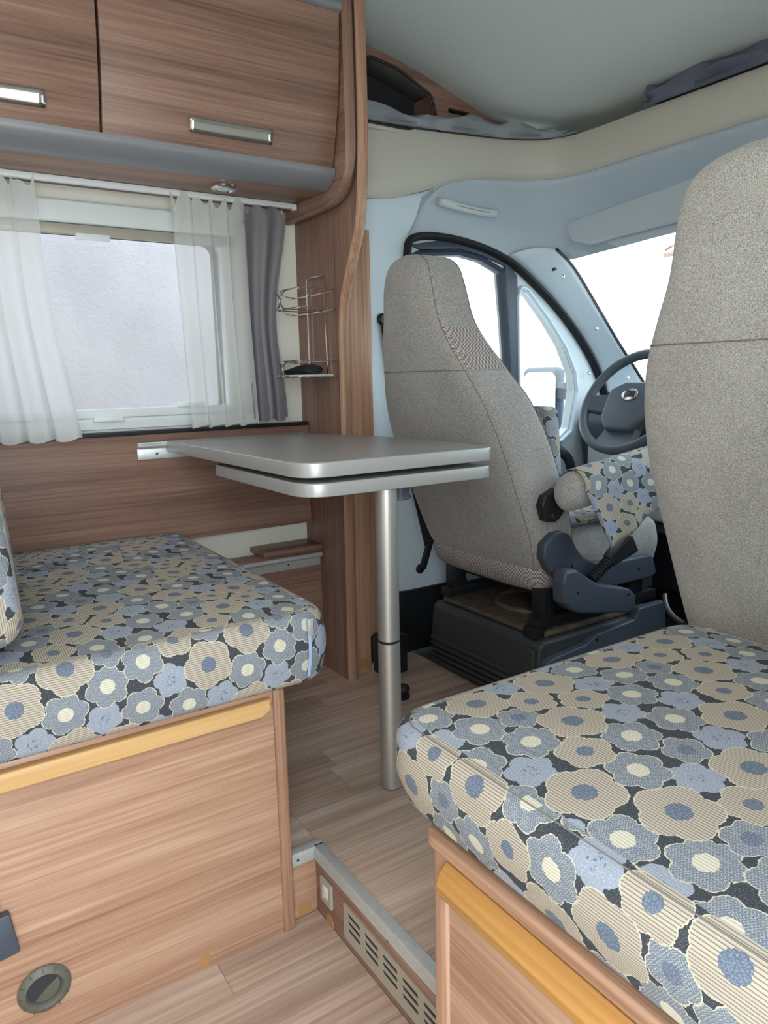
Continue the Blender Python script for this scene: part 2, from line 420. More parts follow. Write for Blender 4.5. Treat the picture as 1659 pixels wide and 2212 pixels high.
def floor_planks(parent, x0, x1, y0, y1, z, seed):
    rnd = random.Random(seed); W = 0.098; n = int(math.ceil((x1-x0)/W)); meshes = {}
    for i in range(n):
        xa = x0+i*W; xb = min(xa+W, x1); y = y0
        L = rnd.uniform(0.15, 0.6)
        while y < y1-1e-6:
            ye = min(y+L, y1)
            if y1-ye < 0.08: ye = y1
            key = (round(xb-xa, 4), round(ye-y, 3))
            if key not in meshes:
                meshes[key] = bxmesh('plank', 0.0003, xb-xa-0.0003, 0.0003, ye-y-0.0003, -0.006, 0, 0.0004, 1)
            o = link('plank', meshes[key], M['vinyl'], None, False); o.parent = parent; o.location = (xa, y, z)
            y = ye; L = 0.62
fl = struct(box('floor', WX, 0.05, STEPY+0.002, 1.36, -0.03, -0.0062, M['pedestal'], None, 0))
floor_planks(fl, -2.018, 0.05, STEPY+0.012, 1.36, 0.0, 3)
floor_planks(fl, -2.018, STEPX-0.018, 0.50, STEPY+0.012, 0.0, 5)
box('subfloor', WX, STEPX-0.02, 0.45, STEPY+0.002, -0.03, -0.0062, M['pedestal'], fl, 0)
fl2 = struct(box('floor_entry', STEPX-0.01, 0.05, -0.9, STEPY+0.01, LOW-0.03, LOW-0.0062, M['pedestal'], None, 0))
floor_planks(fl2, -1.188, 0.05, -0.5, STEPY, LOW, 8)
fl3 = struct(box('floor_cab', -1.97, 0.05, 1.36, 2.7, -0.03, -0.004, M['mat'], None, 0.001))
struct(box('wall_rear', -2.11, 0.05, -0.93, -0.9, LOW, 1.86, M['wallwhite'], None, 0))
rw = [(-0.9, LOW), (-0.42, LOW), (-0.42, 1.62), (0.44, 1.62), (0.44, LOW), (2.2, LOW), (2.2, 1.9), (-0.9, 1.9)]
struct(plate('wall_right', [rw], 'x', 0.05, 0.03, M['wallwhite']))

# ceiling: flat, then arching down over the cab
cp = catmull([(-0.9, 1.86), (0.9, 1.86), (1.19, 1.857), (1.405, 1.817), (1.58, 1.766), (1.676, 1.738), (1.80, 1.718), (1.90, 1.706), (2.02, 1.70)], 5)
rows = [[(x, y, z) for (y, z) in cp] for x in np.linspace(-2.11, 0.05, 10)]
struct(grid('ceiling', rows, M['ceil'], None, thick=0.01))

# left wall with the window opening
wy0, wy1, wz0, wz1 = -0.12, 0.83, 0.812, 1.315
wl = struct(plate('wall_left', [[(-0.9, LOW), (1.075, LOW), (1.075, 1.86), (-0.9, 1.86)], rrect(wy0, wy1, wz0, wz1, 0.03)], 'x', WX-0.025, 0.025, M['wallwhite']))
# wooden lower wall panel with the black strip along its top
pw = box('wall_panel', WX, -2.05, -0.9, 1.058, 0.468, 0.776, M['wood_y'], wl, 0.002)
box('black_strip', WX, -2.045, -0.9, 1.058, 0.776, 0.786, M['black'], wl, 0.001)
box('wall_panel', WX, -2.05, -0.9, 1.058, -0.01, 0.30, M['wood_y'], wl, 0.002)
# window: outer frame, pane, blind cassette, bars and catches
w1 = struct(bpy.data.objects.new('window_1', None)); COL.objects.link(w1); w1.location = (WX, 0.35, 0.81)
fr = plate('window_frame', [rrect(wy0-0.02, wy1+0.02, wz0-0.02, wz1+0.02, 0.04), rrect(wy0+0.012, wy1-0.012, wz0+0.012, wz1-0.014, 0.03)], 'x', WX-0.022, 0.03, M['white'], w1, 0.003)
plate('rubber_seal', [rrect(wy0+0.002, wy1-0.002, wz0+0.002, wz1-0.002, 0.03), rrect(wy0+0.03, wy1-0.03, wz0+0.02, wz1-0.02, 0.03)], 'x', WX-0.03, 0.008, M['black'], w1)
box('pane', WX-0.032, WX-0.028, wy0, wy1, wz0, wz1, M['acrylic'], w1, 0)
box('blind_cassette', WX, WX+0.03, wy0-0.04, wy1+0.06, 1.318, 1.372, M['white'], w1, 0.006, 3)
box('blind_bar', WX+0.002, WX+0.016, wy0-0.01, wy1+0.03, 1.291, 1.317, M['greige'], w1, 0.003)
box('blind_bar', WX+0.002, WX+0.014, wy0-0.01, wy1+0.03, 0.824, 0.848, M['white'], w1, 0.003)
for (a, b, z0, z1) in ((0.428, 0.512, 1.280, 1.296), (0.431, 0.51, 0.814, 0.828), (0.66, 0.74, 0.846, 0.858)):
    box('catch', WX+0.012, WX+0.02, a, b, z0, z1, M['white'], w1, 0.002)

# low shelf along the wall below the panel, with the lower table rail
sh = thing('wall_shelf', 'low walnut storage ledge along the wall behind the left cushion', 'shelf', (-2.03, 0.7, 0.29))
box('front_board', -2.045, -1.995, 0.3, 1.058, 0.0, 0.392, M['wood_y'], sh, 0.002)
box('top_board', WX, -1.985, 0.86, 1.058, 0.392, 0.408, M['wood_y'], sh, 0.002)
rl = thing('table_rail', 'lower aluminium table rail screwed to the walnut ledge near the floor', 'rail', (-1.995, 0.8, 0.36))
tube('hook_edge', [(-1.982, 0.55, 0.377), (-1.982, 1.052, 0.377)], 0.008, M['alu'], rl, n=10)
box('base_strip', -1.996, -1.990, 0.55, 1.052, 0.342, 0.378, M['alu'], rl, 0.001)
lathe('screw', [(0.004, 0), (0.0035, 0.002), (0, 0.0025)], (-1.99, 0.94, 0.357), (1, 0, 0), M['chrome'], rl, 12)
rl = thing('table_rail', 'aluminium rail on the walnut wall panel that carries the table', 'rail', (-2.05, 0.8, 0.73))
ra = onx(297, 972, -2.03)
tube('hook_edge', [(-2.028, ra[1], 0.747), (-2.028, 1.03, 0.747)], 0.0085, M['alu'], rl, n=12)
box('base_strip', -2.051, -2.044, ra[1]+0.003, 1.03, 0.707, 0.742, M['alu'], rl, 0.001)
box('web', -2.05, -2.028, ra[1]+0.003, 1.03, 0.738, 0.744, M['alu'], rl, 0.001)
lathe('screw', [(0.005, 0), (0.004, 0.002), (0, 0.0025)], (-2.044, ra[1]+0.055, 0.722), (1, 0, 0), M['chrome'], rl, 12)

# ------------------------------------------------------------------ partition behind the table
pt = thing('partition', 'tall walnut partition with a curved front edge between table and cab', 'partition', (-1.95, 1.07, 0))
edge = [(-1.845, 0.0), (-1.843, 0.40), (-1.843, 0.754), (-1.842, 0.938), (-1.838, 1.066), (-1.822, 1.14), (-1.79, 1.209), (-1.744, 1.297), (-1.726, 1.374), (-1.714, 1.50), (-1.712, 1.626), (-1.714, 1.858)]
es = catmull(edge, 6)
plate('panel', [[(WX, 0.0)]+[tuple(p) for p in es]+[(WX, 1.858)]], 'y', 1.060, 0.025, M['wood_z'], pt)
tube('edge_strip', [(p[0]+0.002, 1.0725, p[1]) for p in es], 0.016, M['lwood_z'], pt, n=10, ry=0.008, upv=(1, 0, 0))
sp_ = plate('side_panel', [[(1.085, 0), (1.158, 0), (1.158, 0.115), (1.186, 0.125), (1.186, 1.332), (1.085, 1.332)]], 'x', -1.885, 0.015, M['lwood_z'], pt, 0.001)
lathe('cover_cap', [(0.016, 0), (0.015, 0.001), (0, 0.0012)], (-1.87, 1.128, 0.032), (1, 0, 0), M['plug'], sp_, 20)

# ------------------------------------------------------------------ overhead cabinets
def dprof(z):   # curved door front
    k = (z-1.455)/(1.80-1.455); return -1.775+0.055*k+0.014*math.sin(PI*k)
def cabinet(y0, y1, hy0, hy1, label, grp):
    c = thing('overhead_cabinet', label, 'cabinet', (-1.95, (y0+y1)/2, 1.43), grp)
    box('body', WX+0.001, -1.80, y0+0.002, y1-0.002, 1.426, 1.855, M['wood_y'], c, 0.001)
    zs = np.linspace(1.455, 1.80, 14)
    out = [(dprof(z), z) for z in zs]+[(dprof(z)-0.018, z) for z in zs[::-1]]
    d = plate('door', [out], 'y', y0+0.002, y1-y0-0.004, M['wood_y'], c, 0.0015, 1)
    zc0, zc1 = 1.482, 1.514
    rows = []
    for k in range(17):
        s = k/16; yy = hy0+(hy1-hy0)*s; o = 0.0075-0.0045*(1-(2*s-1)**2)
        rows.append([(dprof(z)+o, yy, z) for z in np.linspace(zc0, zc1, 4)])
    grid('handle', rows, M['steel'], d, thick=0.002)
    return c
h0, h1 = onx(412, 272, -1.752)[1], onx(590, 298, -1.752)[1]
cabinet(0.440, 1.020, h0, h1, 'overhead walnut cabinet next to the partition, its curved door fully visible', 'overhead cabinets')
h2 = onx(98, 215, -1.752)[1]
cabinet(-0.14, 0.438, h2-(h1-h0), h2, 'overhead walnut cabinet at the upper left, cut by the picture edge', 'overhead cabinets')
ub = thing('cabinet_base_board', 'walnut board with grey metal edge running under the overhead cabinets', 'board', (-1.95, 0.45, 1.41))
box('board', WX+0.001, -1.815, -0.3, 1.022, 1.410, 1.425, M['wood_y'], ub, 0.001)
pr = catmull([(-1.770, 1.454), (-1.772, 1.440), (-1.786, 1.424), (-1.808, 1.412), (-1.832, 1.408)], 4)
pr2 = [(x-0.003, z+0.003) for x, z in pr[::-1]]
plate('edge_profile', [[tuple(p) for p in pr]+[(-1.832, 1.4095), (-1.8155, 1.4095), (-1.8155, 1.4255), (-1.79, 1.454)]], 'y', -0.3, 1.322, M['grey_profile'], ub)
gb = thing('cabinet_gable', 'rounded walnut end panel closing the overhead cabinet row', 'panel', (-1.9, 1.035, 1.38))
gp = [(-1.716, 1.858), (-1.713, 1.70), (-1.713, 1.515), (-1.722, 1.45), (-1.75, 1.402), (-1.80, 1.380), (-1.886, 1.374), (-2.0, 1.374), (WX+0.001, 1.376)]
gs = catmull(gp, 5)
plate('panel', [[tuple(p) for p in gs]+[(WX+0.001, 1.858)]], 'y', 1.024, 0.026, M['wood_x'], gb)
tube('edge_strip', [(p[0], 1.037, p[1]) for p in gs], 0.0155, M['wood_z'], gb, n=10, ry=0.007, upv=(1, 0, 0))
tp = tag(tube('cabinet_top_profile', [(-1.722, -0.3, 1.815), (-1.722, 1.02, 1.815)], 0.015, M['grey_profile'], None, n=14), 'grey metal profile between overhead cabinet doors and ceiling', 'trim')
# recessed spot
s0 = onz(484, 400, 1.41)
sl_ = thing('spot_lamp', 'round chrome spot lamp under the overhead cabinet', 'lamp', (s0[0], s0[1], 1.40))
lathe('rim', [(0.030, 0), (0.034, -0.004), (0.034, -0.008), (0.030, -0.012), (0.024, -0.013), (0.022, -0.010)], (s0[0], s0[1], 1.41), (0, 0, 1), M['chrome'], sl_)
lathe('lens', [(0.022, -0.010), (0.012, -0.013), (0, -0.0135)], (s0[0], s0[1], 1.41), (0, 0, 1), M['white'], sl_)

# ------------------------------------------------------------------ curtains
CX = -2.0
cr = thing('curtain_rail', 'white curtain rail under the overhead cabinets above the window', 'rail', (CX, 0.4, 1.39))
box('channel', CX-0.008, CX+0.008, -0.2, 1.012, 1.395, 1.410, M['white'], cr, 0.003)
box('end_stop', CX-0.010, CX+0.010, 1.010, 1.020, 1.392, 1.408, M['white'], cr, 0.002)
def curtain(name, top, bot, ztop, zbot, folds, amp, mat, label, cat, seed, waist=0.0, head=0.05):
    rnd = random.Random(seed); N = 120; R = 40; ph = [rnd.uniform(0, 6.28) for _ in range(6)]
    t = thing(name, label, 'curtain', (CX, (bot[0]+bot[1])/2, zbot))
    def P(s, v):
        y0 = top[0]+(bot[0]-top[0])*v**1.2; y1 = top[1]+(bot[1]-top[1])*v**1.2
        y1 -= waist*math.sin(PI*v)**2; 
        wv = math.sin(2*PI*folds*s+ph[0]+0.5*math.sin(3*v+ph[1]))+0.45*math.sin(2*PI*folds*1.9*s+ph[2]+1.2*v)
        pin = 0.75+0.25*abs(math.cos(PI*v*1.0))
        a = amp*(0.55+0.45*v)*pin
        if v < 0.10: a *= 0.8
        ss = s+(0.9/folds*0.16)*math.sin(2*PI*folds*s+ph[3]+v)
        zt = ztop+(0.012*math.sin(2*PI*folds*1.3*s+ph[4])+0.008*math.sin(2*PI*folds*2.3*s+ph[5]) if v < 0.5 else 0)*(1-v*2)
        z = zt+(zbot-zt)*v + (0.006*math.sin(2*PI*folds*s+ph[0])*(v > 0.9)*(v-0.9)*10)
        return (CX+0.006+a*wv, y0+(y1-y0)*ss, z)
    rows = [[P(j/N, i/R) for j in range(N+1)] for i in range(R+1)]
    cl = grid('cloth', rows, mat, t)
    hem = [[(p[0]+0.0015, p[1], p[2]) for p in (P(j/N, v) for j in range(N+1))] for v in np.linspace(0.955, 1.0, 4)]
    grid('hem', hem, mat, t)
    hd = [[(p[0]+0.0015, p[1], p[2]) for p in (P(j/N, v) for j in range(N+1))] for v in np.linspace(0.0, head/0.6, 6)]
    grid('heading_tape', hd, mat, t)
    for k in range(max(3, int(folds))):
        s = (k+0.5)/max(3, int(folds)); q = P(s, 0.03)
        tube('hook', [(CX, q[1], 1.386), (CX+0.002, q[1], q[2]+0.004), (q[0], q[1]+0.002, q[2])], 0.0015, M['white'], t, n=6)
    return t
def cyz(x, y): p = onx(x, y, CX); return p[1], p[2]
tl = cyz(357, 404); tr = cyz(522, 422); bl = cyz(405, 921); br = cyz(556, 916)
curtain('sheer_curtain', (tl[0], tr[0]), (bl[0], br[0]), 1.392, (bl[1]+br[1])/2, 4.3, 0.015, M['sheer'], 'white sheer curtain hanging next to the grey curtain', 'curtain', 4)
tr = cyz(68, 380); br = cyz(180, 938)
curtain('sheer_curtain', (0.02, tr[0]), (0.02, br[0]), 1.392, 0.778, 6, 0.016, M['sheer'], 'white sheer curtain at the left picture edge', 'curtain', 11, waist=0.012)
tl = cyz(520, 425); tr = cyz(618, 438); bl = cyz(556, 908); br = cyz(622, 905)
curtain('blackout_curtain', (tl[0]-0.01, tr[0]), (bl[0]-0.01, br[0]), 1.386, bl[1], 2.2, 0.013, M['curtain_g'], 'grey opaque curtain gathered against the wooden partition', 'curtain', 21, waist=0.035)

# ------------------------------------------------------------------ wire rack on the partition
rk = thing('wire_rack', 'chrome two tier wire rack fixed to the walnut partition', 'rack', (-1.96, 1.05, 0.91))
YB = 1.054
def ringpath(z, zf=None):
    return catmull([(-2.07, YB, z), (-1.86, YB, z), (-1.835, 1.0, z), (-1.82, 0.945, z), (-1.86, 0.93, z), (-1.93, 0.93, z), (-2.0, 0.965, z), (-2.06, 1.012, z)], 5, True)
wp = [([(-2.015, YB, 0.92), (-2.015, YB, 1.20), (-2.01, YB, 1.207), (-1.917, YB, 1.207), (-1.912, YB, 1.20), (-1.902, YB, 0.92)], False)]
tubes('back_frame', wp, 0.0024, M['chrome'], rk)
tubes('upper_basket', [(ringpath(1.158), True), (ringpath(1.108), True),
      (catmull([(-1.90, 0.93, 1.158), (-1.93, 0.931, 1.150), (-1.945, 0.931, 1.133), (-1.93, 0.931, 1.116), (-1.90, 0.93, 1.108)], 4), False),
      (catmull([(-1.99, 0.937, 1.158), (-1.96, 0.933, 1.150), (-1.947, 0.931, 1.133), (-1.96, 0.933, 1.116), (-1.99, 0.937, 1.108)], 4), False),
      ([(-1.98, YB, 1.108), (-1.96, 0.933, 1.108)], False), ([(-1.92, YB, 1.108), (-1.90, 0.93, 1.108)], False)], 0.0022, M['chrome'], rk)
tubes('lower_basket', [(ringpath(0.966), True), (ringpath(0.922), True),
      (catmull([(-1.90, 0.93, 0.966), (-1.93, 0.931, 0.960), (-1.945, 0.931, 0.944), (-1.93, 0.931, 0.928), (-1.90, 0.93, 0.922)], 4), False),
      (catmull([(-1.99, 0.937, 0.966), (-1.96, 0.933, 0.960), (-1.947, 0.931, 0.944), (-1.96, 0.933, 0.928), (-1.99, 0.937, 0.922)], 4), False)], 0.0022, M['chrome'], rk)
tubes('shelf_wires', [([(-2.06+0.0135*k, YB-0.002, 0.926), (-2.035+0.0135*k, 0.94, 0.926)], False) for k in range(15)], 0.0028, M['white'], rk)
bk = tag(raw('dark_pouch', *(lambda rows: ([p for r in rows for p in r], [(i*12+j, i*12+(j+1) % 12, (i+1)*12+(j+1) % 12, (i+1)*12+j) for i in range(len(rows)-1) for j in range(12)]+[tuple(range(12)), tuple((len(rows)-1)*12+j for j in range(12))]))(
      [[(x, 0.985+wd*math.cos(2*PI*j/12), 0.9292+h*(0.5+0.5*math.sin(2*PI*j/12))) for j in range(12)] for (x, wd, h) in ((-2.03, 0.012, 0.006), (-2.02, 0.03, 0.012), (-1.97, 0.038, 0.018), (-1.92, 0.04, 0.026), (-1.88, 0.04, 0.028), (-1.86, 0.03, 0.024), (-1.852, 0.012, 0.012))]), M['rubber'], None), 'small black pouch lying in the lower basket of the wire rack', 'pouch')

# ------------------------------------------------------------------ table
XE = -1.25; ZT = 0.757
tb = thing('dining_table', 'silver grey dinette table with swivel leaf on a single leg', 'table', (-1.285, 0.84, 0))
yl0 = 0.603; yl1 = 0.630
def roundpoly(pts, rad, n=8):
    out = []; m = len(pts)
    for i in range(m):
        p = np.array(pts[i], float); a = np.array(pts[i-1], float)-p; b = np.array(pts[(i+1) % m], float)-p
        la, lb = np.linalg.norm(a), np.linalg.norm(b); a /= la; b /= lb
        r = rad[i]
        if r <= 0: out.append(tuple(p)); continue
        ang = math.acos(max(-1, min(1, a@b))); d = min(r/math.tan(ang/2), 0.48*la, 0.48*lb); r = d*math.tan(ang/2)
        s = p+a*d; e = p+b*d
        for k in range(n+1):
            t = k/n; out.append(tuple((1-t)**2*s+2*(1-t)*t*p+t*t*e))
    return out
tpoly = roundpoly([(-2.012, yl0), (XE, yl1), (XE, 1.118), (-1.47, 1.130), (-1.70, 1.098), (-1.93, 1.020), (-2.012, 0.99)], [0.004, 0.07, 0.035, 0.1, 0.1, 0.1, 0.01])
def slab(name, poly, z0, z1, parent):
    t = plate(name, [poly], 'z', z0+0.001, z1-z0-0.001, M['tabedge'], parent, 0.002, 2)
    cx = sum(p[0] for p in poly)/len(poly); cy = sum(p[1] for p in poly)/len(poly)
    inn = [(cx+(p[0]-cx)*0.994, cy+(p[1]-cy)*0.992) for p in poly]
    plate('surface', [inn], 'z', z1-0.002, 0.0025, M['tabtop'], t)
    return t
slab('tabletop', tpoly, 0.7265, ZT, tb)
lpoly = roundpoly([(-1.74, 0.648), (-1.74+0.02, 0.630), (XE, 0.634), (XE, 1.116), (-1.74, 1.06)], [0.002, 0.01, 0.07, 0.03, 0.02])
slab('swivel_leaf', lpoly, 0.6875, 0.7155, tb)
box('spacer', -1.66, -1.40, 0.72, 0.98, 0.7155, 0.7265, M['black'], tb, 0.001)
lg = lathe('leg', [(0.0205, 0.002), (0.0245, 0.003), (0.0245, 0.345), (0.0225, 0.346), (0.0225, 0.351), (0.0240, 0.352), (0.0240, 0.687)], (-1.285, 0.842, 0), (0, 0, 1), M['alu_matt'], tb, 32)
lathe('foot', [(0.020, 0), (0.022, 0.002), (0.020, 0.004)], (-1.285, 0.842, 0.0), (0, 0, 1), M['rubber'], lg, 24)
lathe('joint_ring', [(0.0228, 0.3455), (0.0238, 0.3465), (0.0238, 0.3505), (0.0228, 0.3515)], (-1.285, 0.842, 0), (0, 0, 1), M['rubber'], lg, 32)
sk = onz(867, 1068, 0.69)
sx_, sy_ = -1.42, 0.842+0.0
q = ony(868, 1075, 0.975); 
lathe('leg_socket', [(0.019, -0.040), (0.0245, -0.038), (0.0245, -0.032), (0.022, -0.028), (0.022, 0)], (-1.34, 0.915, 0.688), (0, 0, 1), M['slate'], tb, 28)
kb = onz(868, 1490, 0.0)
kn = thing('floor_fitting', 'small black round fitting on the floor behind the table leg', 'fitting', (-1.66, 1.13, 0))
lathe('base', [(0.024, 0), (0.024, 0.006), (0.014, 0.010)], (-1.655, 1.125, 0.0), (0, 0, 1), M['black'], kn)
lathe('knob', [(0.014, 0.010), (0.022, 0.018), (0.024, 0.028), (0.018, 0.036), (0, 0.038)], (-1.655, 1.125, 0.0), (0, 0, 1), M['black'], kn)

# ------------------------------------------------------------------ cushions and benches
def cushion(name, x0, x1, y0, y1, z0, z1, rp, re, crown, mat, parent=None, start=2, bulge=0.006, mtx=None, uvo=(0, 0), lean=0.0):
    base = rrect(x0, x1, y0, y1, rp, 10)
    k = 11*start; base = base[k:]+base[:k]
    # densify and resample
    P = [np.array(p) for p in base]+[np.array(base[0])]
    d = np.r_[0, np.cumsum([np.linalg.norm(P[i+1]-P[i]) for i in range(len(P)-1)])]
    N = 140; S = np.linspace(0, d[-1], N, endpoint=False)
    px = np.interp(S, d, [p[0] for p in P]); py = np.interp(S, d, [p[1] for p in P])
    ring = np.c_[px, py]; tg = np.roll(ring, -1, 0)-np.roll(ring, 1, 0); tg /= np.linalg.norm(tg, axis=1)[:, None]
    nr = np.c_[tg[:, 1], -tg[:, 0]]
    prof = []           # (inset, z)
    def lny(y, z): return y-lean*max(0, 1-(y-y0)/(0.5*(y1-y0)))*(z-z0)/(z1-z0)
    rb = re*0.8
    for i in range(6): a = PI/2*i/5; prof.append((rb-rb*math.sin(a), z0+rb-rb*math.cos(a)))
    for i in range(1, 6): t = i/6; prof.append((-bulge*math.sin(PI*t), z0+rb+(z1-re-z0-rb)*t))
    for i in range(7): a = PI/2*i/6; prof.append((re-re*math.cos(a), z1-re+re*math.sin(a)))
    V = []; UV = []; arc = 0; last = None; c = np.array([(x0+x1)/2, (y0+y1)/2])
    for ins, z in prof:
        if last is not None: arc += math.hypot(ins-last[0], z-last[1])
        last = (ins, z)
        for j in range(N):
            p = ring[j]-nr[j]*ins; V.append((p[0], lny(p[1], z), z)); UV.append((S[j]+uvo[0], arc+uvo[1]))
    side_rows = len(prof)
    inner = ring-nr*re
    for kk in (0.97, 0.9, 0.78, 0.62, 0.44, 0.26, 0.1):
        for j in range(N):
            p = c+(inner[j]-c)*kk
            V.append((p[0], lny(p[1], z1), z1+crown*(1-kk**2.5)+0.0015*math.sin(p[0]*31+p[1]*17)))
            UV.append(None)
    R = side_rows+7; F = []; U = []
    def topuv(i): return (V[i][0]*1.0+uvo[0]*1.7, V[i][1]+uvo[1]*1.3)
    for i in range(R-1):
        for j in range(N):
            l = (j+1) % N
            f = (i*N+j, i*N+l, (i+1)*N+l, (i+1)*N+j); F.append(f)
            if i < side_rows-1:
                U.append([(UV[q][0]+(d[-1] if (jj == 1 and j == N-1) or (jj == 2 and j == N-1) else 0), UV[q][1]) for jj, q in enumerate(f)])
            else: U.append([topuv(q) for q in f])
    f = tuple((R-1)*N+j for j in range(N)); F.append(f); U.append([topuv(q) for q in f])
    f = tuple(j for j in range(N)); F.append(f); U.append([(V[q][0], V[q][1]) for q in f])
    W = V
    seam = [(ring[j][0]-nr[j][0]*re*0.72, lny(ring[j][1]-nr[j][1]*re*0.72, z1-re*0.04), z1-re+re*0.955) for j in range(N)]
    seam2 = [(ring[j][0]-nr[j][0]*rb*0.6, ring[j][1]-nr[j][1]*rb*0.6, z0+rb*0.1) for j in range(N)]
    if mtx is not None:
        W = [tuple(mtx @ Vector(v)) for v in V]; seam = [tuple(mtx @ Vector(v)) for v in seam]; seam2 = [tuple(mtx @ Vector(v)) for v in seam2]
    o = raw(name, W, F, mat, parent, True, U)
    return o, seam, seam2, ring

BX = -1.17
bn = thing('bench', 'light walnut bench box under the left flowered seat cushion', 'bench', (-1.6, 0.2, LOW))
box('side_panel', BX-0.016, BX, -0.5, 0.509, LOW, 0.362, M['lwood_y'], bn, 0.001)
box('corner_post', BX-0.022, BX+0.004, 0.509, 0.533, LOW, 0.362, M['lwood_z'], bn, 0.006, 3)
box('front_panel', -1.99, BX-0.02, 0.512, 0.528, 0.0, 0.362, M['lwood_z'], bn, 0.001)
box('lid_board', -1.99, BX-0.018, -0.5, 0.512, 0.345, 0.362, M['lwood_y'], bn, 0.001)
sy1 = onx(583, 1515, BX+0.01)[1]
gr = plate('grip_rail', [roundpoly([(-0.45, 0.318), (sy1-0.018, 0.3205), (sy1, 0.332), (sy1, 0.3515), (-0.45, 0.3505)], [0, 0.008, 0.004, 0.002, 0], 4)], 'x', BX, 0.018, M['pine_y'], bn, 0.004, 2)
def capy(px, py, X, r, parent, name='cover_cap'):
    p = onx(px, py, X); return lathe(name, [(r, 0), (r*0.97, 0.0008), (0, 0.001)], (X, p[1], p[2]), (1, 0, 0), M['plug'], parent, 24)
capy(442, 2075, BX, 0.0125, bn)
vc = onx(96, 2133, BX)
vt = thing('air_vent', 'round olive grey hot air outlet with flap low on the bench side', 'vent', (BX, vc[1], vc[2]))
ro = 0.0395
lathe('ring', [(ro, 0), (ro+0.001, 0.003), (ro-0.003, 0.008), (ro-0.010, 0.010), (ro-0.014, 0.006), (ro-0.015, -0.0005)], (BX, vc[1], vc[2]), (1, 0, 0), M['olive'], vt, 36)
lathe('throat', [(ro-0.0148, 0.0005), (0, 0.0006)], (BX, vc[1], vc[2]), (1, 0, 0), M['dark_hole'], vt, 30)
hf = [(0, 0)]+[((ro-0.016)*math.cos(a), (ro-0.016)*math.sin(a)) for a in np.linspace(-2.3, 0.5, 14)]
fl_ = raw('flap', [(BX+0.0015+0.004*(i == 0), vc[1]+a, vc[2]+b) for i, (a, b) in enumerate(hf)]+[(BX+0.001, vc[1]+a, vc[2]+b) for a, b in hf], [(0, i, i+1) for i in range(1, len(hf)-1)]+[(len(hf), len(hf)+i+1, len(hf)+i) for i in range(1, len(hf)-1)], M['olive'], vt, False)
for k in range(12):
    a = 2*PI*k/12
    obox('rib', (BX+0.0085, vc[1]+(ro-0.004)*math.cos(a), vc[2]+(ro-0.004)*math.sin(a)), (0.003, 0.0012, 0.007), (a-PI/2, 0, 0), M['olive'], vt, 0.0003, 1)
ck = thing('belt_clip', 'dark plastic clip fixed to the bench side at the left picture edge', 'clip', (BX, 0.03, 0.05))
c1 = onx(37, 2045, BX+0.015); 
obox('housing', (BX+0.008, c1[1]-0.03, 0.082), (0.016, 0.06, 0.072), (0.12, 0, 0), M['slate'], ck, 0.004)
tube('strap', catmull([(BX+0.008, c1[1]-0.035, 0.11), (BX+0.012, c1[1]-0.022, 0.135), (BX+0.010, c1[1]-0.03, 0.16), (BX+0.008, c1[1]-0.05, 0.17)], 5), 0.006, M['rubber'], ck)

sc = thing('seat_cushion', 'blue and beige flowered seat cushion on the left bench, facing the table', 'cushion', (-1.6, 0.2, 0.362))
body, seam, seam2, ring = cushion('cover', -2.048, -1.146, -0.5, 0.632, 0.3625, 0.500, 0.07, 0.028, 0.016, M['flower'], sc, 2, 0.008)
vis = [p for p in seam if p[0] > -1.30 or p[1] > 0.55]
tube('seam', seam, 0.0010, M['piping'], body, True, n=5)
zy = onx(655, 1320, -1.15)[1]
z0p = (-1.143, zy+0.004, 0.490); 
zpth = [(-1.1395, zy+0.004, 0.492), (-1.134, zy+0.003, 0.46), (-1.133, zy+0.002, 0.42), (-1.138, zy, 0.385)]
tube('zip', catmull(zpth, 4), 0.003, M['zip'], body, n=6)
obox('zip_pull', (-1.131, zy+0.004, 0.478), (0.003, 0.010, 0.034), (0, 0.15, 0), M['alu'], body, 0.0012)

bc = thing('back_cushion', 'flowered backrest cushion standing on the left bench at the picture edge', 'cushion', (-1.6, 0.05, 0.51))
mt = Matrix.Translation((0, -0.004, 0.524)) @ Euler((math.radians(-86.5), 0, 0)).to_matrix().to_4x4()
b2, s2, s3, _ = cushion('cover', -1.96, -1.150, -0.50, 0.0, 0.0, 0.125, 0.05, 0.04, 0.02, M['flower'], bc, 2, 0.006, mt, (0.03, 0.06))
tube('seam', s2, 0.0025, M['piping'], b2, True, n=5)

# right bench
RY = 0.486
rb_ = thing('bench', 'light walnut bench box with amber grip rail in the right foreground', 'bench', (-0.3, 0.7, LOW))
box('end_panel', -0.622, 0.045, RY, RY+0.016, LOW, 0.356, M['lwood_x'], rb_, 0.001)
box('corner_post', -0.648, -0.620, RY-0.004, RY+0.022, LOW, 0.356, M['lwood_z'], rb_, 0.005, 3)
box('aisle_panel', -0.644, -0.628, RY+0.022, 1.10, 0.0, 0.356, M['lwood_z'], rb_, 0.001)
tpb = plate('top_board', [roundpoly([(-0.664, RY-0.010), (0.045, RY-0.010), (0.045, 1.10), (-0.664, 1.10)], [0.025, 0, 0, 0.02])], 'z', 0.356, 0.019, M['lwood_x'], rb_, 0.005, 3)
plate('grip_rail', [roundpoly([(RY, 0.3545), (RY-0.008, 0.3545), (RY-0.019, 0.345), (RY-0.024, 0.330), (RY-0.022, 0.316), (RY-0.010, 0.307), (RY, 0.307)], [0, 0.003, 0.008, 0.01, 0.008, 0.006, 0], 5)], 'x', -0.617, 0.66, M['amber_x'], rb_, 0.003, 2)
rc = thing('seat_cushion', 'flowered seat cushion in the right foreground below the passenger seat', 'cushion', (-0.3, 0.8, 0.365))
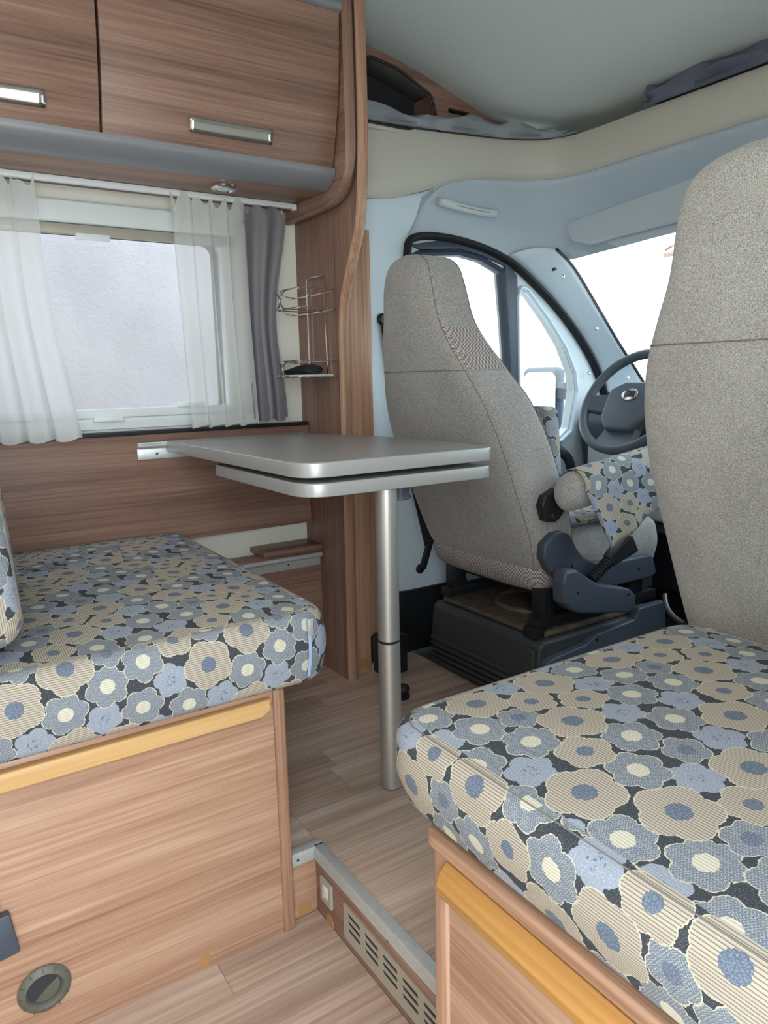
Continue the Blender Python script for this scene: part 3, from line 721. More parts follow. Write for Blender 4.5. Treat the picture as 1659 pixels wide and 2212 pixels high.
body, seam, seam2, ring = cushion('cover', -0.742, 0.045, 0.480, 1.10, 0.3755, 0.500, 0.07, 0.030, 0.016, M['flower'], rc, 0, 0.006, None, (0.11, 0.07), 0.026)
tube('seam', seam, 0.0010, M['piping'], body, True, n=5)

# ------------------------------------------------------------------ entrance step
st = thing('entrance_step', 'walnut step riser with aluminium nosing down to the entrance floor', 'step', (-0.9, STEPY, LOW))
box('riser', -1.2, -0.641, STEPY, STEPY+0.012, LOW, -0.004, M['wood_x'], st, 0.0005)
box('return_riser', STEPX-0.012, STEPX, 0.50, STEPY, LOW, -0.004, M['lwood_y'], st, 0.0005)
ns = box('nosing', -1.19, -0.641, STEPY-0.003, STEPY+0.018, -0.003, 0.0025, M['alu'], st, 0.001)
box('nosing_lip', -1.187, -0.641, STEPY-0.004, STEPY+0.001, -0.024, -0.001, M['alu'], ns, 0.0008)
for k in range(3): box('groove_ridge', -1.187, -0.641, STEPY-0.0055, STEPY-0.003, -0.0225+0.008*k, -0.0195+0.008*k, M['alu'], ns, 0.0006)
n2 = box('nosing', STEPX-0.018, STEPX+0.003, 0.50, STEPY+0.018, -0.003, 0.0025, M['alu'], st, 0.001)
box('nosing_lip', STEPX-0.001, STEPX+0.004, 0.50, STEPY-0.004, -0.024, -0.001, M['alu'], n2, 0.0008)
for k in range(3): box('groove_ridge', STEPX+0.003, STEPX+0.0055, 0.50, STEPY-0.006, -0.0225+0.008*k, -0.0195+0.008*k, M['alu'], n2, 0.0006)
for (px, py) in ((837, 2033), (644, 1859)):
    if px > 700: p = ony(px, py, STEPY-0.005); lathe('screw', [(0.003, 0), (0.002, 0.001), (0, 0.001)], tuple(p), (0, -1, 0), M['black'], ns, 10)
    else: p = onx(px, py, STEPX+0.005); lathe('screw', [(0.003, 0), (0.002, 0.001), (0, 0.001)], tuple(p), (1, 0, 0), M['black'], n2, 10)
p = onx(658, 1962, STEPX); lathe('cover_cap', [(0.0155, 0), (0.015, 0.0008), (0, 0.001)], tuple(p), (1, 0, 0), M['plug'], st, 24)
p = ony(713, 1992, STEPY); lathe('cover_cap', [(0.0155, 0), (0.015, 0.0008), (0, 0.001)], tuple(p), (0, -1, 0), M['plug'], st, 24)
sw = thing('light_switch', 'small square framed switch on the riser of the entrance step', 'switch', tuple(ony(709, 1950, STEPY)))
a = ony(697, 1916, STEPY); b = ony(722, 1985, STEPY); c_ = (a+b)/2
zz0, zz1 = -0.098, -0.046
wdt = b[0]-a[0]
plate('frame', [rrect(a[0], b[0], zz0, zz1, 0.002), rrect(a[0]+0.011, b[0]-0.011, zz0+0.011, zz1-0.011, 0.002)], 'y', STEPY-0.006, 0.006, M['greige'], sw, 0.0012)
box('lens', a[0]+0.011, b[0]-0.011, STEPY-0.0035, STEPY-0.0005, zz0+0.011, zz1-0.011, M['white'], sw, 0.001)
gv = thing('vent_grille', 'grey metal vent grille with slots along the step riser', 'grille', tuple(ony(840, 2110, STEPY)))
gx0 = ony(744, 1965, STEPY)[0]; gz1 = -0.052; gz0 = -0.125
sl = []; xx = gx0+0.014; slots = []
sw_ = 0.046; pitch_ = 0.060
while xx < -0.70:
    for k in range(3):
        zc = gz1-0.016-0.0155*k
        slots.append(rrect(xx, xx+sw_, zc-0.0042, zc+0.0042, 0.004, 4))
    xx += pitch_
plate('plate', [rrect(gx0, -0.642, gz0, gz1, 0.002)]+slots, 'y', STEPY-0.0022, 0.0022, M['greige'], gv)
box('backing', gx0+0.008, -0.645, STEPY-0.0006, STEPY+0.0002, gz0+0.02, gz1-0.006, M['black'], gv, 0)

# ------------------------------------------------------------------ cab shell
def PX(pts, X): return [tuple(onx(x, y, X)) for x, y in pts]
def YZ(pts, X): return [tuple(onx(x, y, X)[1:]) for x, y in pts]
DX = -1.95
# beige band that edges the roof storage: along the left side, round the corner, across the cab
bt = [(-1.957, 1.087), (-1.957, 1.216), (-1.925, 1.397), (-1.901, 1.557), (-1.867, 1.718), (-1.805, 1.825), (-1.70, 1.866), (-1.45, 1.868), (-1.1, 1.87), (-0.6, 1.87), (0.048, 1.87)]
zb = [1.418, 1.420, 1.468, 1.515, 1.528, 1.530, 1.530, 1.530, 1.530, 1.530, 1.530]
pp = catmull([(x, y, z) for (x, y), z in zip(bt, zb)], 6)
sec_rows = []
for j, prof in enumerate([(0, 0.0), (0.004, 0.25), (0.006, 0.5), (0.004, 0.8), (-0.004, 0.97), (-0.02, 1.0)]):
    off, k = prof; row = []
    for i, p in enumerate(pp):
        a = pp[max(i-1, 0)]; b = pp[min(i+1, len(pp)-1)]; t = np.array([b[0]-a[0], b[1]-a[1]]); t /= np.linalg.norm(t)
        nrm = np.array([t[1], -t[0]]); row.append((p[0]+nrm[0]*off, p[1]+nrm[1]*off, p[2]+(1.65-p[2])*k))
    sec_rows.append(row)
t1 = struct(grid('trim_1', sec_rows, M['band'], None, thick=0.006))
sm = onx(1090, 300, -1.86); si = min(range(len(pp)), key=lambda i: abs(pp[i][1]-1.715)+abs(pp[i][0]+1.867))
tube('seam', [sec_rows[j][si] for j in range(5)], 0.0018, M['piping'], t1, n=5)
box('ledge', -2.09, -1.93, 1.087, 1.80, 1.630, 1.640, M['band'], t1, 0.001)
box('ledge', -1.93, 0.048, 1.875, 1.99, 1.630, 1.640, M['band'], t1, 0.001)
# wooden side of the roof storage with its open cubby
lk = thing('roof_locker', 'walnut side panel with an open dark cubby below the sloping ceiling', 'locker', (-1.97, 1.4, 1.64))
out = [(1.087, 1.640), (1.087, 1.858)]+[tuple(p) for p in catmull([(1.194, 1.855), (1.405, 1.815), (1.581, 1.764), (1.70, 1.732), (1.80, 1.716)], 4)]+[(1.80, 1.640)]
hole = roundpoly([(1.185, 1.645), (1.185, 1.798), (1.245, 1.818), (1.335, 1.805), (1.462, 1.752), (1.496, 1.645)], [0.005, 0.03, 0.03, 0.04, 0.03, 0.005], 6)
hole2 = rrect(1.525, 1.612, 1.716, 1.730, 0.006)
lp = plate('panel', [out, hole, hole2], 'x', -1.945, 0.012, M['wood_y'], lk)
tube('rim', [(-1.932, y, z) for y, z in hole], 0.004, M['black'], lp, True, n=6)
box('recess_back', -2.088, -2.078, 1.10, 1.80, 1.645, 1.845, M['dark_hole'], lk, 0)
box('recess_wall', -2.078, -1.946, 1.50, 1.51, 1.645, 1.78, M['wood_z'], lk, 0)
plate('recess_brace', [[(1.19, 1.65), (1.40, 1.65), (1.19, 1.70)]], 'x', -2.02, 0.01, M['wood_y'], lk)
struct(plate('wall_left_cab', [[(1.087, 1.40), (2.1, 1.40), (2.1, 1.86), (1.087, 1.86)]], 'x', -2.12, 0.025, M['wallwhite']))

# headliner of the cab
HA = [(-1.912, 1.492, 1.503), (-1.896, 1.58, 1.522), (-1.862, 1.735, 1.533), (-1.80, 1.83, 1.535), (-1.70, 1.868, 1.535), (-1.45, 1.87, 1.535), (-1.2, 1.872, 1.535), (-0.9, 1.872, 1.535), (0.045, 1.872, 1.535)]
HB = [tuple(onx(880, 512, DX)), tuple(onx(980, 522, DX)), tuple(onx(1085, 568, DX)), tuple(onx(1160, 568, -1.915)), tuple(onx(1222, 563, -1.855)), tuple(ony(1320, 538, 1.992)), tuple(ony(1500, 492, 2.005)), (-0.95, 2.01, 1.335), (0.045, 2.0, 1.33)]
A_ = catmull(HA, 5); B_ = catmull(HB, 5); rows = []
for k in np.linspace(0, 1, 11):
    row = []
    for i, (a, b) in enumerate(zip(A_, B_)):
        p = (1-k)*np.array(a)+k*np.array(b)
        frac = min(1.0, i/20.0)
        outv = np.array([-0.03*(1-frac), 0.055*frac, 0.012])
        row.append(tuple(p+outv*math.sin(PI*k)**1.0))
    rows.append(row)
hl = struct(grid('ceiling_cab', rows, M['head'], None, thick=0.004))
# pale B pillar cover, lower black sill and belt fitting
t3 = struct(plate('trim_3', [[(1.187, 0.222), (1.187, 1.432), (1.30, 1.444), (1.42, 1.475), (1.47, 1.49), (1.425, 1.46), (1.405, 1.40), (1.372, 1.345), (1.36, 1.20), (1.37, 0.80), (1.56, 0.66), (1.56, 0.205)]], 'x', -1.965, 0.026, M['pillar'], None, 0.004))
plate('pillar_backing', [[(1.187, 1.28), (1.36, 1.28), (1.50, 1.46), (1.50, 1.64), (1.187, 1.64)]], 'x', -1.99, 0.012, M['pillar'], t3)
box('sill_trim', -1.962, -1.93, 1.187, 1.60, 0.0, 0.216, M['black'], t3, 0.004)
bf = onx(915, 1215, -1.93)
an = thing('belt_anchor', 'black seat belt fitting low on the pale pillar behind the driver seat', 'fitting', (-1.94, bf[1], 0.25))
obox('arm', (-1.93, bf[1]+0.012, bf[2]+0.025), (0.016, 0.022, 0.10), (-0.35, 0, 0), M['black'], an, 0.005)
lathe('bolt', [(0.016, 0), (0.016, 0.01), (0.009, 0.014), (0, 0.014)], (-1.944, bf[1]-0.010, bf[2]-0.022), (1, 0, 0), M['black'], an, 20)
kp = onx(822, 690, -1.94)
ub_ = thing('belt_guide', 'black upper seat belt guide on the pillar beside the headrest', 'fitting', (-1.945, kp[1], kp[2]))
lathe('button', [(0.018, 0), (0.018, 0.012), (0.012, 0.018), (0, 0.018)], (-1.945, kp[1]+0.004, kp[2]), (1, 0, 0), M['black'], ub_, 20)
tube('belt', [(-1.930, kp[1]+0.012, kp[2]-0.01), (-1.932, kp[1]+0.06, 0.80), (-1.93, bf[1]+0.025, bf[2]+0.06)], 0.003, M['rubber'], ub_, n=8, ry=0.02, upv=(0, 1, 0))
fb = tag(box('floor_box', -1.866, -1.80, 1.160, 1.25, 0.0, 0.127, M['black'], None, 0.006, 3), 'small black box on the floor at the foot of the partition', 'box')

# driver door
d1 = struct(bpy.data.objects.new('door_1', None)); COL.objects.link(d1); d1.location = (DX, 1.8, 0.0)
seal = [(872, 560), (878, 523), (905, 512), (950, 514), (1000, 525), (1050, 543), (1100, 571), (1150, 616), (1200, 670), (1245, 731), (1278, 790), (1297, 845), (1303, 905), (1303, 980)]
so_ = PX(seal, DX); so_ = so_+[(DX, so_[-1][1]+0.02, 0.45), (DX, so_[-1][1], 0.05)]
tube('door_seal', catmull([(p[0]+0.014, p[1], p[2]) for p in so_], 5), 0.012, M['rubber'], d1, n=10, ry=0.020, upv=(1, 0, 0))
outer = [p[1:] for p in so_]+[(1.39, 0.05)]
outer = [(float(a), float(b)) for a, b in outer]
main_h = YZ([(882, 560), (905, 549), (985, 547), (1035, 561), (1079, 588), (1088, 700), (1097, 850), (1103, 985), (884, 985)], DX)
main_h = roundpoly(main_h, [0.01]*9, 4)
qp = [(1120, 650), (1127, 630), (1138, 634), (1180, 694), (1213, 750), (1233, 805), (1237, 845), (1224, 925), (1205, 945), (1160, 950), (1124, 948)]
qh = roundpoly(YZ(qp, DX), [0.01]*11, 4)
dp = plate('door_panel', [outer, main_h, qh], 'x', DX-0.03, 0.035, M['doorgrey'], d1, 0.0)
def ctr(lp): return sum(p[0] for p in lp)/len(lp), sum(p[1] for p in lp)/len(lp)
tube('window_frame', [(DX+0.004, a, b) for a, b in main_h], 0.012, M['frame_dark'], d1, True, n=8, ry=0.020, upv=(1, 0, 0))
ca, cb = ctr(qh)
tube('quarter_frame', [(DX+0.006, ca+(a-ca)*1.10, cb+(b-cb)*1.05) for a, b in qh], 0.008, M['pillar'], d1, True, n=10, ry=0.013, upv=(1, 0, 0))
top_band = YZ([(880, 530), (950, 520), (1000, 531), (1050, 549), (1100, 578), (1112, 598), (1117, 860), (1100, 860), (1085, 575), (1035, 553), (985, 538), (905, 541)], DX)
plate('upper_frame', [top_band], 'x', DX+0.004, 0.01, M['frame_dark'], d1, 0.002)
plate('pane', [main_h], 'x', DX-0.016, 0.003, M['glass'], d1)
plate('quarter_pane', [qh], 'x', DX-0.016, 0.003, M['glass'], d1)
hb = onx(1205, 1000, DX)
tube('pull_handle', catmull([(DX+0.02, 2.03, 0.64), (DX+0.05, 2.06, 0.60), (DX+0.05, 2.08, 0.52), (DX+0.02, 2.07, 0.47)], 4), 0.018, M['black'], d1, n=10)

# A pillar cover, windscreen, exterior mirror
pa = [(1096, 552), (1165, 620), (1215, 682), (1255, 738), (1288, 800), (1304, 872), (1308, 930)]
pb = [(1198, 538), (1236, 578), (1283, 655), (1330, 735), (1375, 806), (1412, 868), (1440, 915)]
a3 = catmull(PX(pa, -1.943), 4); b3 = catmull(PX(pb, -1.85), 4)
rows = [[tuple((1-k)*np.array(a)+k*np.array(b)+np.array([0.012, 0, 0.012])*math.sin(PI*k)) for a, b in zip(a3, b3)] for k in np.linspace(0, 1, 7)]
t2 = struct(grid('trim_2', rows, M['pillar'], None, thick=0.006))
tube('windscreen_gasket', [tuple(np.array(p)+np.array([0.004, 0.004, 0])) for p in b3], 0.005, M['rubber'], t2, n=6)
for (x, y) in ((1216, 597), (1289, 710), (1356, 816), (1272, 806)):
    X = -1.872 if x != 1272 else -1.935
    p = onx(x, y, X+0.012); lathe('press_stud', [(0.006, -0.004), (0.006, 0.003), (0.003, 0.005), (0, 0.005)], tuple(p), (0.8, -0.5, 0.3), M['chrome'], t2, 14)
gl_top = [tuple(b3[0])]+[tuple(q) for q in (np.array(ony(1320, 538, 1.992)), np.array([-1.1, 2.02, 1.34]), np.array([-0.6, 2.0, 1.335]))]+[(-0.33, b3[0][1], b3[0][2])]
bz = b3[-1]; k_ = (0.70-b3[0][2])/(bz[2]-b3[0][2]); eb = np.array(b3[0])+k_*(np.array(bz)-np.array(b3[0]))
gl_bot = [tuple(eb), (-1.5, eb[1]+0.03, 0.70), (-1.1, eb[1]+0.05, 0.70), (-0.6, eb[1]+0.03, 0.70), (-0.33, eb[1], 0.70)]
T_, B2 = catmull(gl_top, 5), catmull(gl_bot, 5)
w2 = struct(bpy.data.objects.new('window_2', None)); COL.objects.link(w2); w2.location = (-1.1, 2.2, 0.8)
grid('windscreen_pane', [[tuple((1-k)*np.array(a)+k*np.array(b)) for a, b in zip(T_, B2)] for k in np.linspace(0, 1, 6)], M['glass'], w2)
struct(box('wall_left_footwell', -1.985, -1.955, 2.2, 2.69, -0.03, 0.80, M['doorgrey'], None, 0))
struct(box('wall_front', -2.0, 0.05, 2.66, 2.69, -0.03, 0.78, M['slate'], None, 0))
struct(box('wall_front_upper', -2.11, 0.05, 2.02, 2.04, 1.37, 1.70, M['wallwhite'], None, 0))
# far side of the cab, closed in the same way
struct(plate('wall_right_cab', [[(1.6, -0.03), (2.7, -0.03), (2.55, 0.70), (2.0, 0.70), (1.98, 1.34), (1.6, 1.34)]], 'x', -0.30, 0.03, M['doorgrey']))

wm = thing('wing_mirror', 'exterior mirror on its arm seen through the driver door glass', 'mirror', tuple(onx(1170, 880, -2.22)))
mc = onx(1166, 872, -2.22); ma = Euler((0, 0, math.radians(20))).to_matrix()
def mloc(v): return tuple(Vector(mc)+ma @ Vector(v))
hm = bxmesh('housing', -0.088, 0.088, 0.0, 0.07, -0.155, 0.150, 0.032, 5); hm.transform(Matrix.Translation(Vector(mc)) @ ma.to_4x4())
link('housing', hm, M['frame_dark'], wm)
gm = plate('mirror_glass', [rrect(-0.072, 0.070, -0.140, 0.130, 0.03)], 'y', -0.004, 0.004, M['mirror'], None); gm.data.transform(Matrix.Translation(Vector(mc)) @ ma.to_4x4()); attach(gm, wm)
e0 = onx(1205, 845, -2.2); e1 = onx(1242, 845, -2.0)
V, F = sweep([mloc((0.06, 0.05, 0.055)), tuple(np.array(onx(1240, 846, -1.985)))], [(-0.02, -0.032), (0.02, -0.032), (0.02, 0.032), (-0.02, 0.032)])
raw('arm', V, F, M['frame_dark'], wm, False)

# sun visor, grab handle, wire clip
vs = thing('sun_visor', 'blue grey folded sun visor above the windscreen', 'visor', tuple(ony(1380, 470, 1.9)))
def vpt(x, y): return np.array(ony(x, y, 1.878))
vc4 = [(1222, 482), (1540, 368), (1600, 362), (1700, 352), (1680, 420), (1528, 464), (1275, 528), (1238, 520)]
vw = [vpt(*q) for q in vc4]
vpoly = roundpoly([(p[0], p[2]) for p in vw], [0.02, 0.03, 0.02, 0.03, 0.02, 0.02, 0.03, 0.02], 5)
vv = plate('flap', [vpoly], 'y', 1.868, 0.022, M['head'], vs, 0.008, 3)
vpoly2 = roundpoly([(p[0], p[2]) for p in [vpt(*q) for q in [(1300, 522), (1330, 500), (1530, 448), (1660, 420), (1650, 440), (1530, 478), (1320, 532)]]], [0.006]*7, 3)
plate('lower_flap', [vpoly2], 'y', 1.892, 0.016, M['head'], vs, 0.005, 2)
gh = thing('grab_handle', 'pale plastic grab handle on the headliner above the driver door', 'handle', tuple(onx(1005, 450, -1.93)))
g0, g1 = onx(950, 438, -1.925), onx(1068, 462, -1.915)
gpath = catmull([(-1.955, g0[1]+0.01, g0[2]+0.012), (-1.915, g0[1]+0.004, g0[2]), (-1.905, g0[1]+0.06, g0[2]-0.010), (-1.90, (g0[1]+g1[1])/2, (g0[2]+g1[2])/2-0.008), (-1.90, g1[1]-0.05, g1[2]-0.004), (-1.905, g1[1], g1[2]), (-1.945, g1[1]-0.006, g1[2]+0.014)], 5)
tube('grip', gpath, 0.008, M['doorgrey'], gh, n=10, ry=0.012)
tube('groove', [tuple(np.array(p)+np.array([0.0078, 0, 0.0])) for p in gpath[9:-9]], 0.002, M['greige'], gh, n=6)
cl = thing('cable_clip', 'black clip with thin wire loop at the top of the windscreen pillar', 'clip', tuple(onx(1200, 580, -1.88)))
q0 = onx(1200, 580, -1.885)
obox('clip_body', tuple(q0), (0.015, 0.028, 0.012), (0.3, 0, 0), M['black'], cl, 0.003)
tube('wire', catmull([tuple(q0), tuple(onx(1212, 568, -1.885)), tuple(onx(1218, 560, -1.885)), tuple(onx(1217, 572, -1.885)), tuple(onx(1208, 582, -1.885))], 4), 0.0015, M['black'], cl, n=6)

# folded blackout cloths on top of the band
def wad(name, path, h, dep, mat, label, seed, lean=0.0):
    rnd = random.Random(seed); rows = []; n = len(path); ph = [rnd.uniform(0, 6.3) for _ in range(8)]
    prof = [(0.0, 0.0), (0.012, 0.05), (0.004, 0.35), (0.014, 0.6), (0.004, 0.9), (-0.012, 1.0), (-0.03, 0.85), (-0.05, 0.75), (-0.06, 0.35), (-0.05, 0.0)]
    for i, (p, k) in enumerate(zip(path, h)):
        a = path[max(i-1, 0)]; b = path[min(i+1, n-1)]; t = np.array([b[0]-a[0], b[1]-a[1]]); t /= np.linalg.norm(t); nr = np.array([t[1], -t[0]])
        row = []
        for j, (o, f) in enumerate(prof):
            wv = 0.007*math.sin(i*0.55+ph[j % 8]*2)+0.004*math.sin(i*1.3+ph[(j+3) % 8])
            wz = k*(1+0.12*math.sin(i*0.8+ph[(j+1) % 8]))
            row.append((p[0]+nr[0]*(o*dep+wv*(0 < j < 9)), p[1]+nr[1]*(o*dep+wv*(0 < j < 9)), p[2]+f*wz))
        rows.append(row)
    return tag(grid(name, rows, mat), label, 'cloth')
lp1 = catmull([(-1.93, 1.10, 1.651), (-1.93, 1.22, 1.651), (-1.905, 1.40, 1.651), (-1.88, 1.557, 1.651), (-1.845, 1.715, 1.651), (-1.79, 1.812, 1.651), (-1.70, 1.852, 1.651)], 8)
hh = np.interp(np.linspace(0, 1, len(lp1)), [0, 0.15, 0.3, 0.5, 0.7, 0.85, 1], [0.062, 0.06, 0.034, 0.052, 0.046, 0.028, 0.004])
wad('folded_cloth', [np.array(p)+np.array([-0.012, 0.012, 0]) for p in lp1], hh, 0.9, M['cloth'], 'crumpled pale grey cloth tucked on the band below the cubby', 3)
lp2 = catmull([(-1.47, 1.868, 1.651), (-1.42, 1.862, 1.651), (-1.2, 1.862, 1.651), (-1.0, 1.862, 1.651), (-0.7, 1.862, 1.651)], 9)
hh = np.interp(np.linspace(0, 1, len(lp2)), [0, 0.08, 0.35, 0.7, 1], [0.02, 0.052, 0.055, 0.052, 0.05])
wad('folded_cloth', lp2, hh, 1.0, M['cloth_b'], 'dark slate folded curtain lying on the band at the upper right', 9)

# ------------------------------------------------------------------ dashboard and steering wheel
db = thing('dashboard', 'dark grey dashboard below the windscreen', 'dashboard', (-1.1, 2.35, 0.4))
dpf = roundpoly([(2.20, 0.35), (2.17, 0.60), (2.14, 0.74), (2.20, 0.80), (2.36, 0.80), (2.60, 0.78), (2.68, 0.72), (2.66, 0.35)], [0.02, 0.03, 0.03, 0.04, 0.05, 0.03, 0.02, 0.02], 5)
plate('body', [dpf], 'x', -1.93, 1.62, M['slate'], db, 0.004, 2)
plate('instrument_hood', [roundpoly([(2.10, 0.76), (2.13, 0.84), (2.28, 0.86), (2.36, 0.79)], [0.01, 0.03, 0.04, 0.02], 5)], 'x', -1.80, 0.40, M['slate'], db, 0.01, 3)
box('lower_cowl', -1.90, -1.30, 2.15, 2.19, 0.40, 0.66, M['doorgrey'], db, 0.02, 3)
SWC = Vector((-1.6, 2.024, 0.822)); tl_ = 0.564
ax_u = Vector((0, math.sin(tl_), math.cos(tl_))); ax_n = Vector((0, -math.cos(tl_), math.sin(tl_)))
def SWP(a, b, c): return tuple(SWC+Vector((1, 0, 0))*a+ax_u*b+ax_n*c)
swl = thing('steering_wheel', 'dark grey steering wheel with oval emblem on its hub', 'steering wheel', tuple(SWC))
tube('rim', [SWP(0.182*math.cos(a), 0.182*math.sin(a), 0) for a in np.linspace(0, 2*PI, 64, endpoint=False)], 0.0165, M['hubgrey'], swl, True, n=12)
for (a0, w0, w1) in ((PI+0.08, 0.040, 0.030), (-0.08, 0.040, 0.030), (-PI/2, 0.058, 0.075)):
    d = Vector((math.cos(a0), math.sin(a0))); e = Vector((-d.y, d.x)); V = []
    for rr, ww, hh_, th_ in ((0.06, w0, -0.022, 0.016), (0.12, (w0+w1)/2, -0.018, 0.015), (0.178, w1, 0.0, 0.012)):
        for (sa, sb) in ((-1, -1), (1, -1), (1, 1), (-1, 1)):
            q = d*rr+e*ww*sa; V.append(SWP(q.x, q.y, hh_+th_*sb))
    F = [(0, 1, 2, 3), (11, 10, 9, 8)]+[(4*i+k, 4*i+(k+1) % 4, 4*i+4+(k+1) % 4, 4*i+4+k) for i in range(2) for k in range(4)]
    sp1 = raw('spoke', V, F, M['hubgrey'], swl)
    md = sp1.modifiers.new('round', 'BEVEL'); md.width = 0.006; md.segments = 3
hp = roundpoly([(-0.095, 0.035), (-0.04, 0.066), (0.04, 0.066), (0.095, 0.035), (0.086, -0.070), (0.05, -0.115), (-0.05, -0.115), (-0.086, -0.070)], [0.025]*8, 5)
hub = plate('hub', [hp], 'z', 0, 0.05, M['hubgrey'], None, 0.012, 4)
Rm = Matrix(((1, 0, 0), tuple(ax_u), tuple(ax_n))).transposed().to_4x4()
hub.data.transform(Matrix.Translation(SWC+ax_n*-0.032) @ Rm); attach(hub, swl)
def on_hub(o, lift): o.data.transform(Matrix.Translation(SWC+ax_n*lift) @ Rm)
em = plate('emblem', [[(0.031*math.cos(a), 0.014+0.0215*math.sin(a)) for a in np.linspace(0, 2*PI, 30, endpoint=False)]], 'z', 0, 0.004, M['chrome'], None, 0.0012, 2); on_hub(em, 0.0175); em.parent = hub
ef = plate('emblem_field', [rrect(-0.020, 0.020, 0.003, 0.026, 0.005)], 'z', 0, 0.0012, M['redbrown'], None); on_hub(ef, 0.0212); ef.parent = hub
tc = bpy.data.curves.new('lettering', 'FONT'); tc.body = 'FIAT'; tc.size = 0.0185; tc.extrude = 0.0006; tc.align_x = 'CENTER'; tc.align_y = 'CENTER'; tc.space_character = 1.05
to = bpy.data.objects.new('tmp', tc); COL.objects.link(to)
me = bpy.data.meshes.new_from_object(to.evaluated_get(bpy.context.evaluated_depsgraph_get())); bpy.data.objects.remove(to)
me.materials.clear(); me.transform(Matrix.Translation((0, 0.0145, 0)) @ Matrix.Diagonal((0.95, 1.15, 1, 1)))
lt = link('lettering', me, M['chrome'], None, False); on_hub(lt, 0.0232); lt.parent = hub
sct = thing('steering_column', 'dark steering column cowl with indicator stalk behind the wheel', 'column', (-1.6, 2.15, 0.7))
obox('cowl', tuple(SWC-ax_n*0.115), (0.13, 0.11, 0.15), (tl_-PI/2, 0, 0), M['slate'], sct, 0.02, 4)
tube('stalk', [tuple(SWC-ax_n*0.085+Vector((-0.05, 0, 0.02))), tuple(SWC-ax_n*0.075+Vector((-0.11, 0, 0.045))), tuple(SWC-ax_n*0.07+Vector((-0.145, 0, 0.055)))], 0.010, M['black'], sct, n=10)

# ------------------------------------------------------------------ cab seats
SECS = [(0.398, -1.83, -1.385, 1.372, 0.14), (0.412, -1.855, -1.364, 1.360, 0.165), (0.50, -1.872, -1.352, 1.327, 0.19), (0.62, -1.872, -1.350, 1.277, 0.20), (0.75, -1.865, -1.352, 1.222, 0.20),
        (0.85, -1.83, -1.368, 1.180, 0.19), (0.93, -1.78, -1.398, 1.147, 0.168), (1.00, -1.745, -1.435, 1.125, 0.148), (1.06, -1.720, -1.462, 1.115, 0.135), (1.14, -1.704, -1.478, 1.109, 0.125),
        (1.185, -1.688, -1.495, 1.111, 0.115), (1.208, -1.662, -1.525, 1.117, 0.098), (1.220, -1.62, -1.57, 1.13, 0.06)]
def seat_rows(secs, fn, n=56, e=5.5, sub=5):
    rows = []
    for s in catmull(secs, sub):
        z, xl, xr, yr, dp = s; cx = (xl+xr)/2; hw = (xr-xl)/2; row = []
        for j in range(n):
            th = 2*PI*j/n+PI/n; c, si = math.cos(th), math.sin(th)
            x = cx+hw*math.copysign(abs(c)**(2/e), c)
            yy = yr+dp/2+dp/2*math.copysign(abs(si)**(2/e), si)
            yy -= 0.010*max(0, 1-((x-cx)/hw)**2)*(si < 0)
            row.append(fn(x, yy, z))
        rows.append(row)
    return rows
def loft(name, rows, mat, parent):
    C = len(rows[0]); V = [p for r in rows for p in r]
    F = [(i*C+j, i*C+(j+1) % C, (i+1)*C+(j+1) % C, (i+1)*C+j) for i in range(len(rows)-1) for j in range(C)]
    F += [tuple(range(C)), tuple((len(rows)-1)*C+j for j in range(C))]
    return raw(name, V, F, mat, parent)
def patch(name, rows, i0, i1, j0, j1, mat, parent, off=0.0015):
    C = len(rows[0]); cen = [np.mean(np.array(r), 0) for r in rows]
    rr = []
    for i in range(i0, i1+1):
        row = []
        for j in range(j0, j1+1):
            p = np.array(rows[i][j % C]); d = p-cen[i]; d[2] = 0; d /= np.linalg.norm(d); row.append(tuple(p+d*off))
        rr.append(row)
    return grid(name, rr, mat, parent)
def zrow(rows, z): return min(range(len(rows)), key=lambda i: abs(rows[i][0][2]-z))

ds = thing('driver_seat', 'grey fabric driver seat with integrated headrest seen from behind', 'seat', (-1.61, 1.55, 0.24))
rows = seat_rows(SECS, lambda x, y, z: (x, y, z)); C = 56
bk_ = loft('backrest', rows, M['seat'], ds)
i93 = zrow(rows, 0.928); i103 = zrow(rows, 1.035)
crease = 48   # right rear corner
JC = max(range(C), key=lambda j: rows[i93][j][0]-rows[i93][j][1])
JF = max(range(C), key=lambda j: rows[i93][j][0]+rows[i93][j][1])
def along(j, a, b, off=0.0012): 
    out = []
    for i in range(a, b+1):
        p = np.array(rows[i][j]); c0 = np.mean(np.array(rows[i]), 0); d = p-c0; d[2] = 0; d /= np.linalg.norm(d); out.append(tuple(p+d*off))
    return out
tube('side_seam', along(JC, zrow(rows, 0.40), len(rows)-4), 0.0010, M['piping'], bk_, n=5)
tube('front_seam', along(JF, zrow(rows, 0.40), len(rows)-4), 0.0010, M['piping'], bk_, n=5)
JL = min(range(C), key=lambda j: rows[i93][j][0]+rows[i93][j][1])
js = [j % C for j in range(JL, JC+1 if JC > JL else JC+C+1)]
tube('cross_seam', [tuple(np.array(rows[i93][j])+np.array([0, -0.0012, 0])) for j in js], 0.0009, M['piping'], bk_, n=5)
jp = list(range(JC, JF+C+1 if JF < JC else JF+1))
patch('dotted_inset', rows, i93, i103, jp[0], jp[-1], M['dots'], bk_)
low = seat_rows([(0.325, -1.79, -1.41, 1.415, 0.10), (0.338, -1.83, -1.375, 1.385, 0.13), (0.372, -1.845, -1.368, 1.366, 0.155), (0.400, -1.845, -1.370, 1.366, 0.15), (0.415, -1.83, -1.385, 1.375, 0.14)], lambda x, y, z: (x, y, z), sub=3)
loft('lower_roll', low, M['dots'], ds)
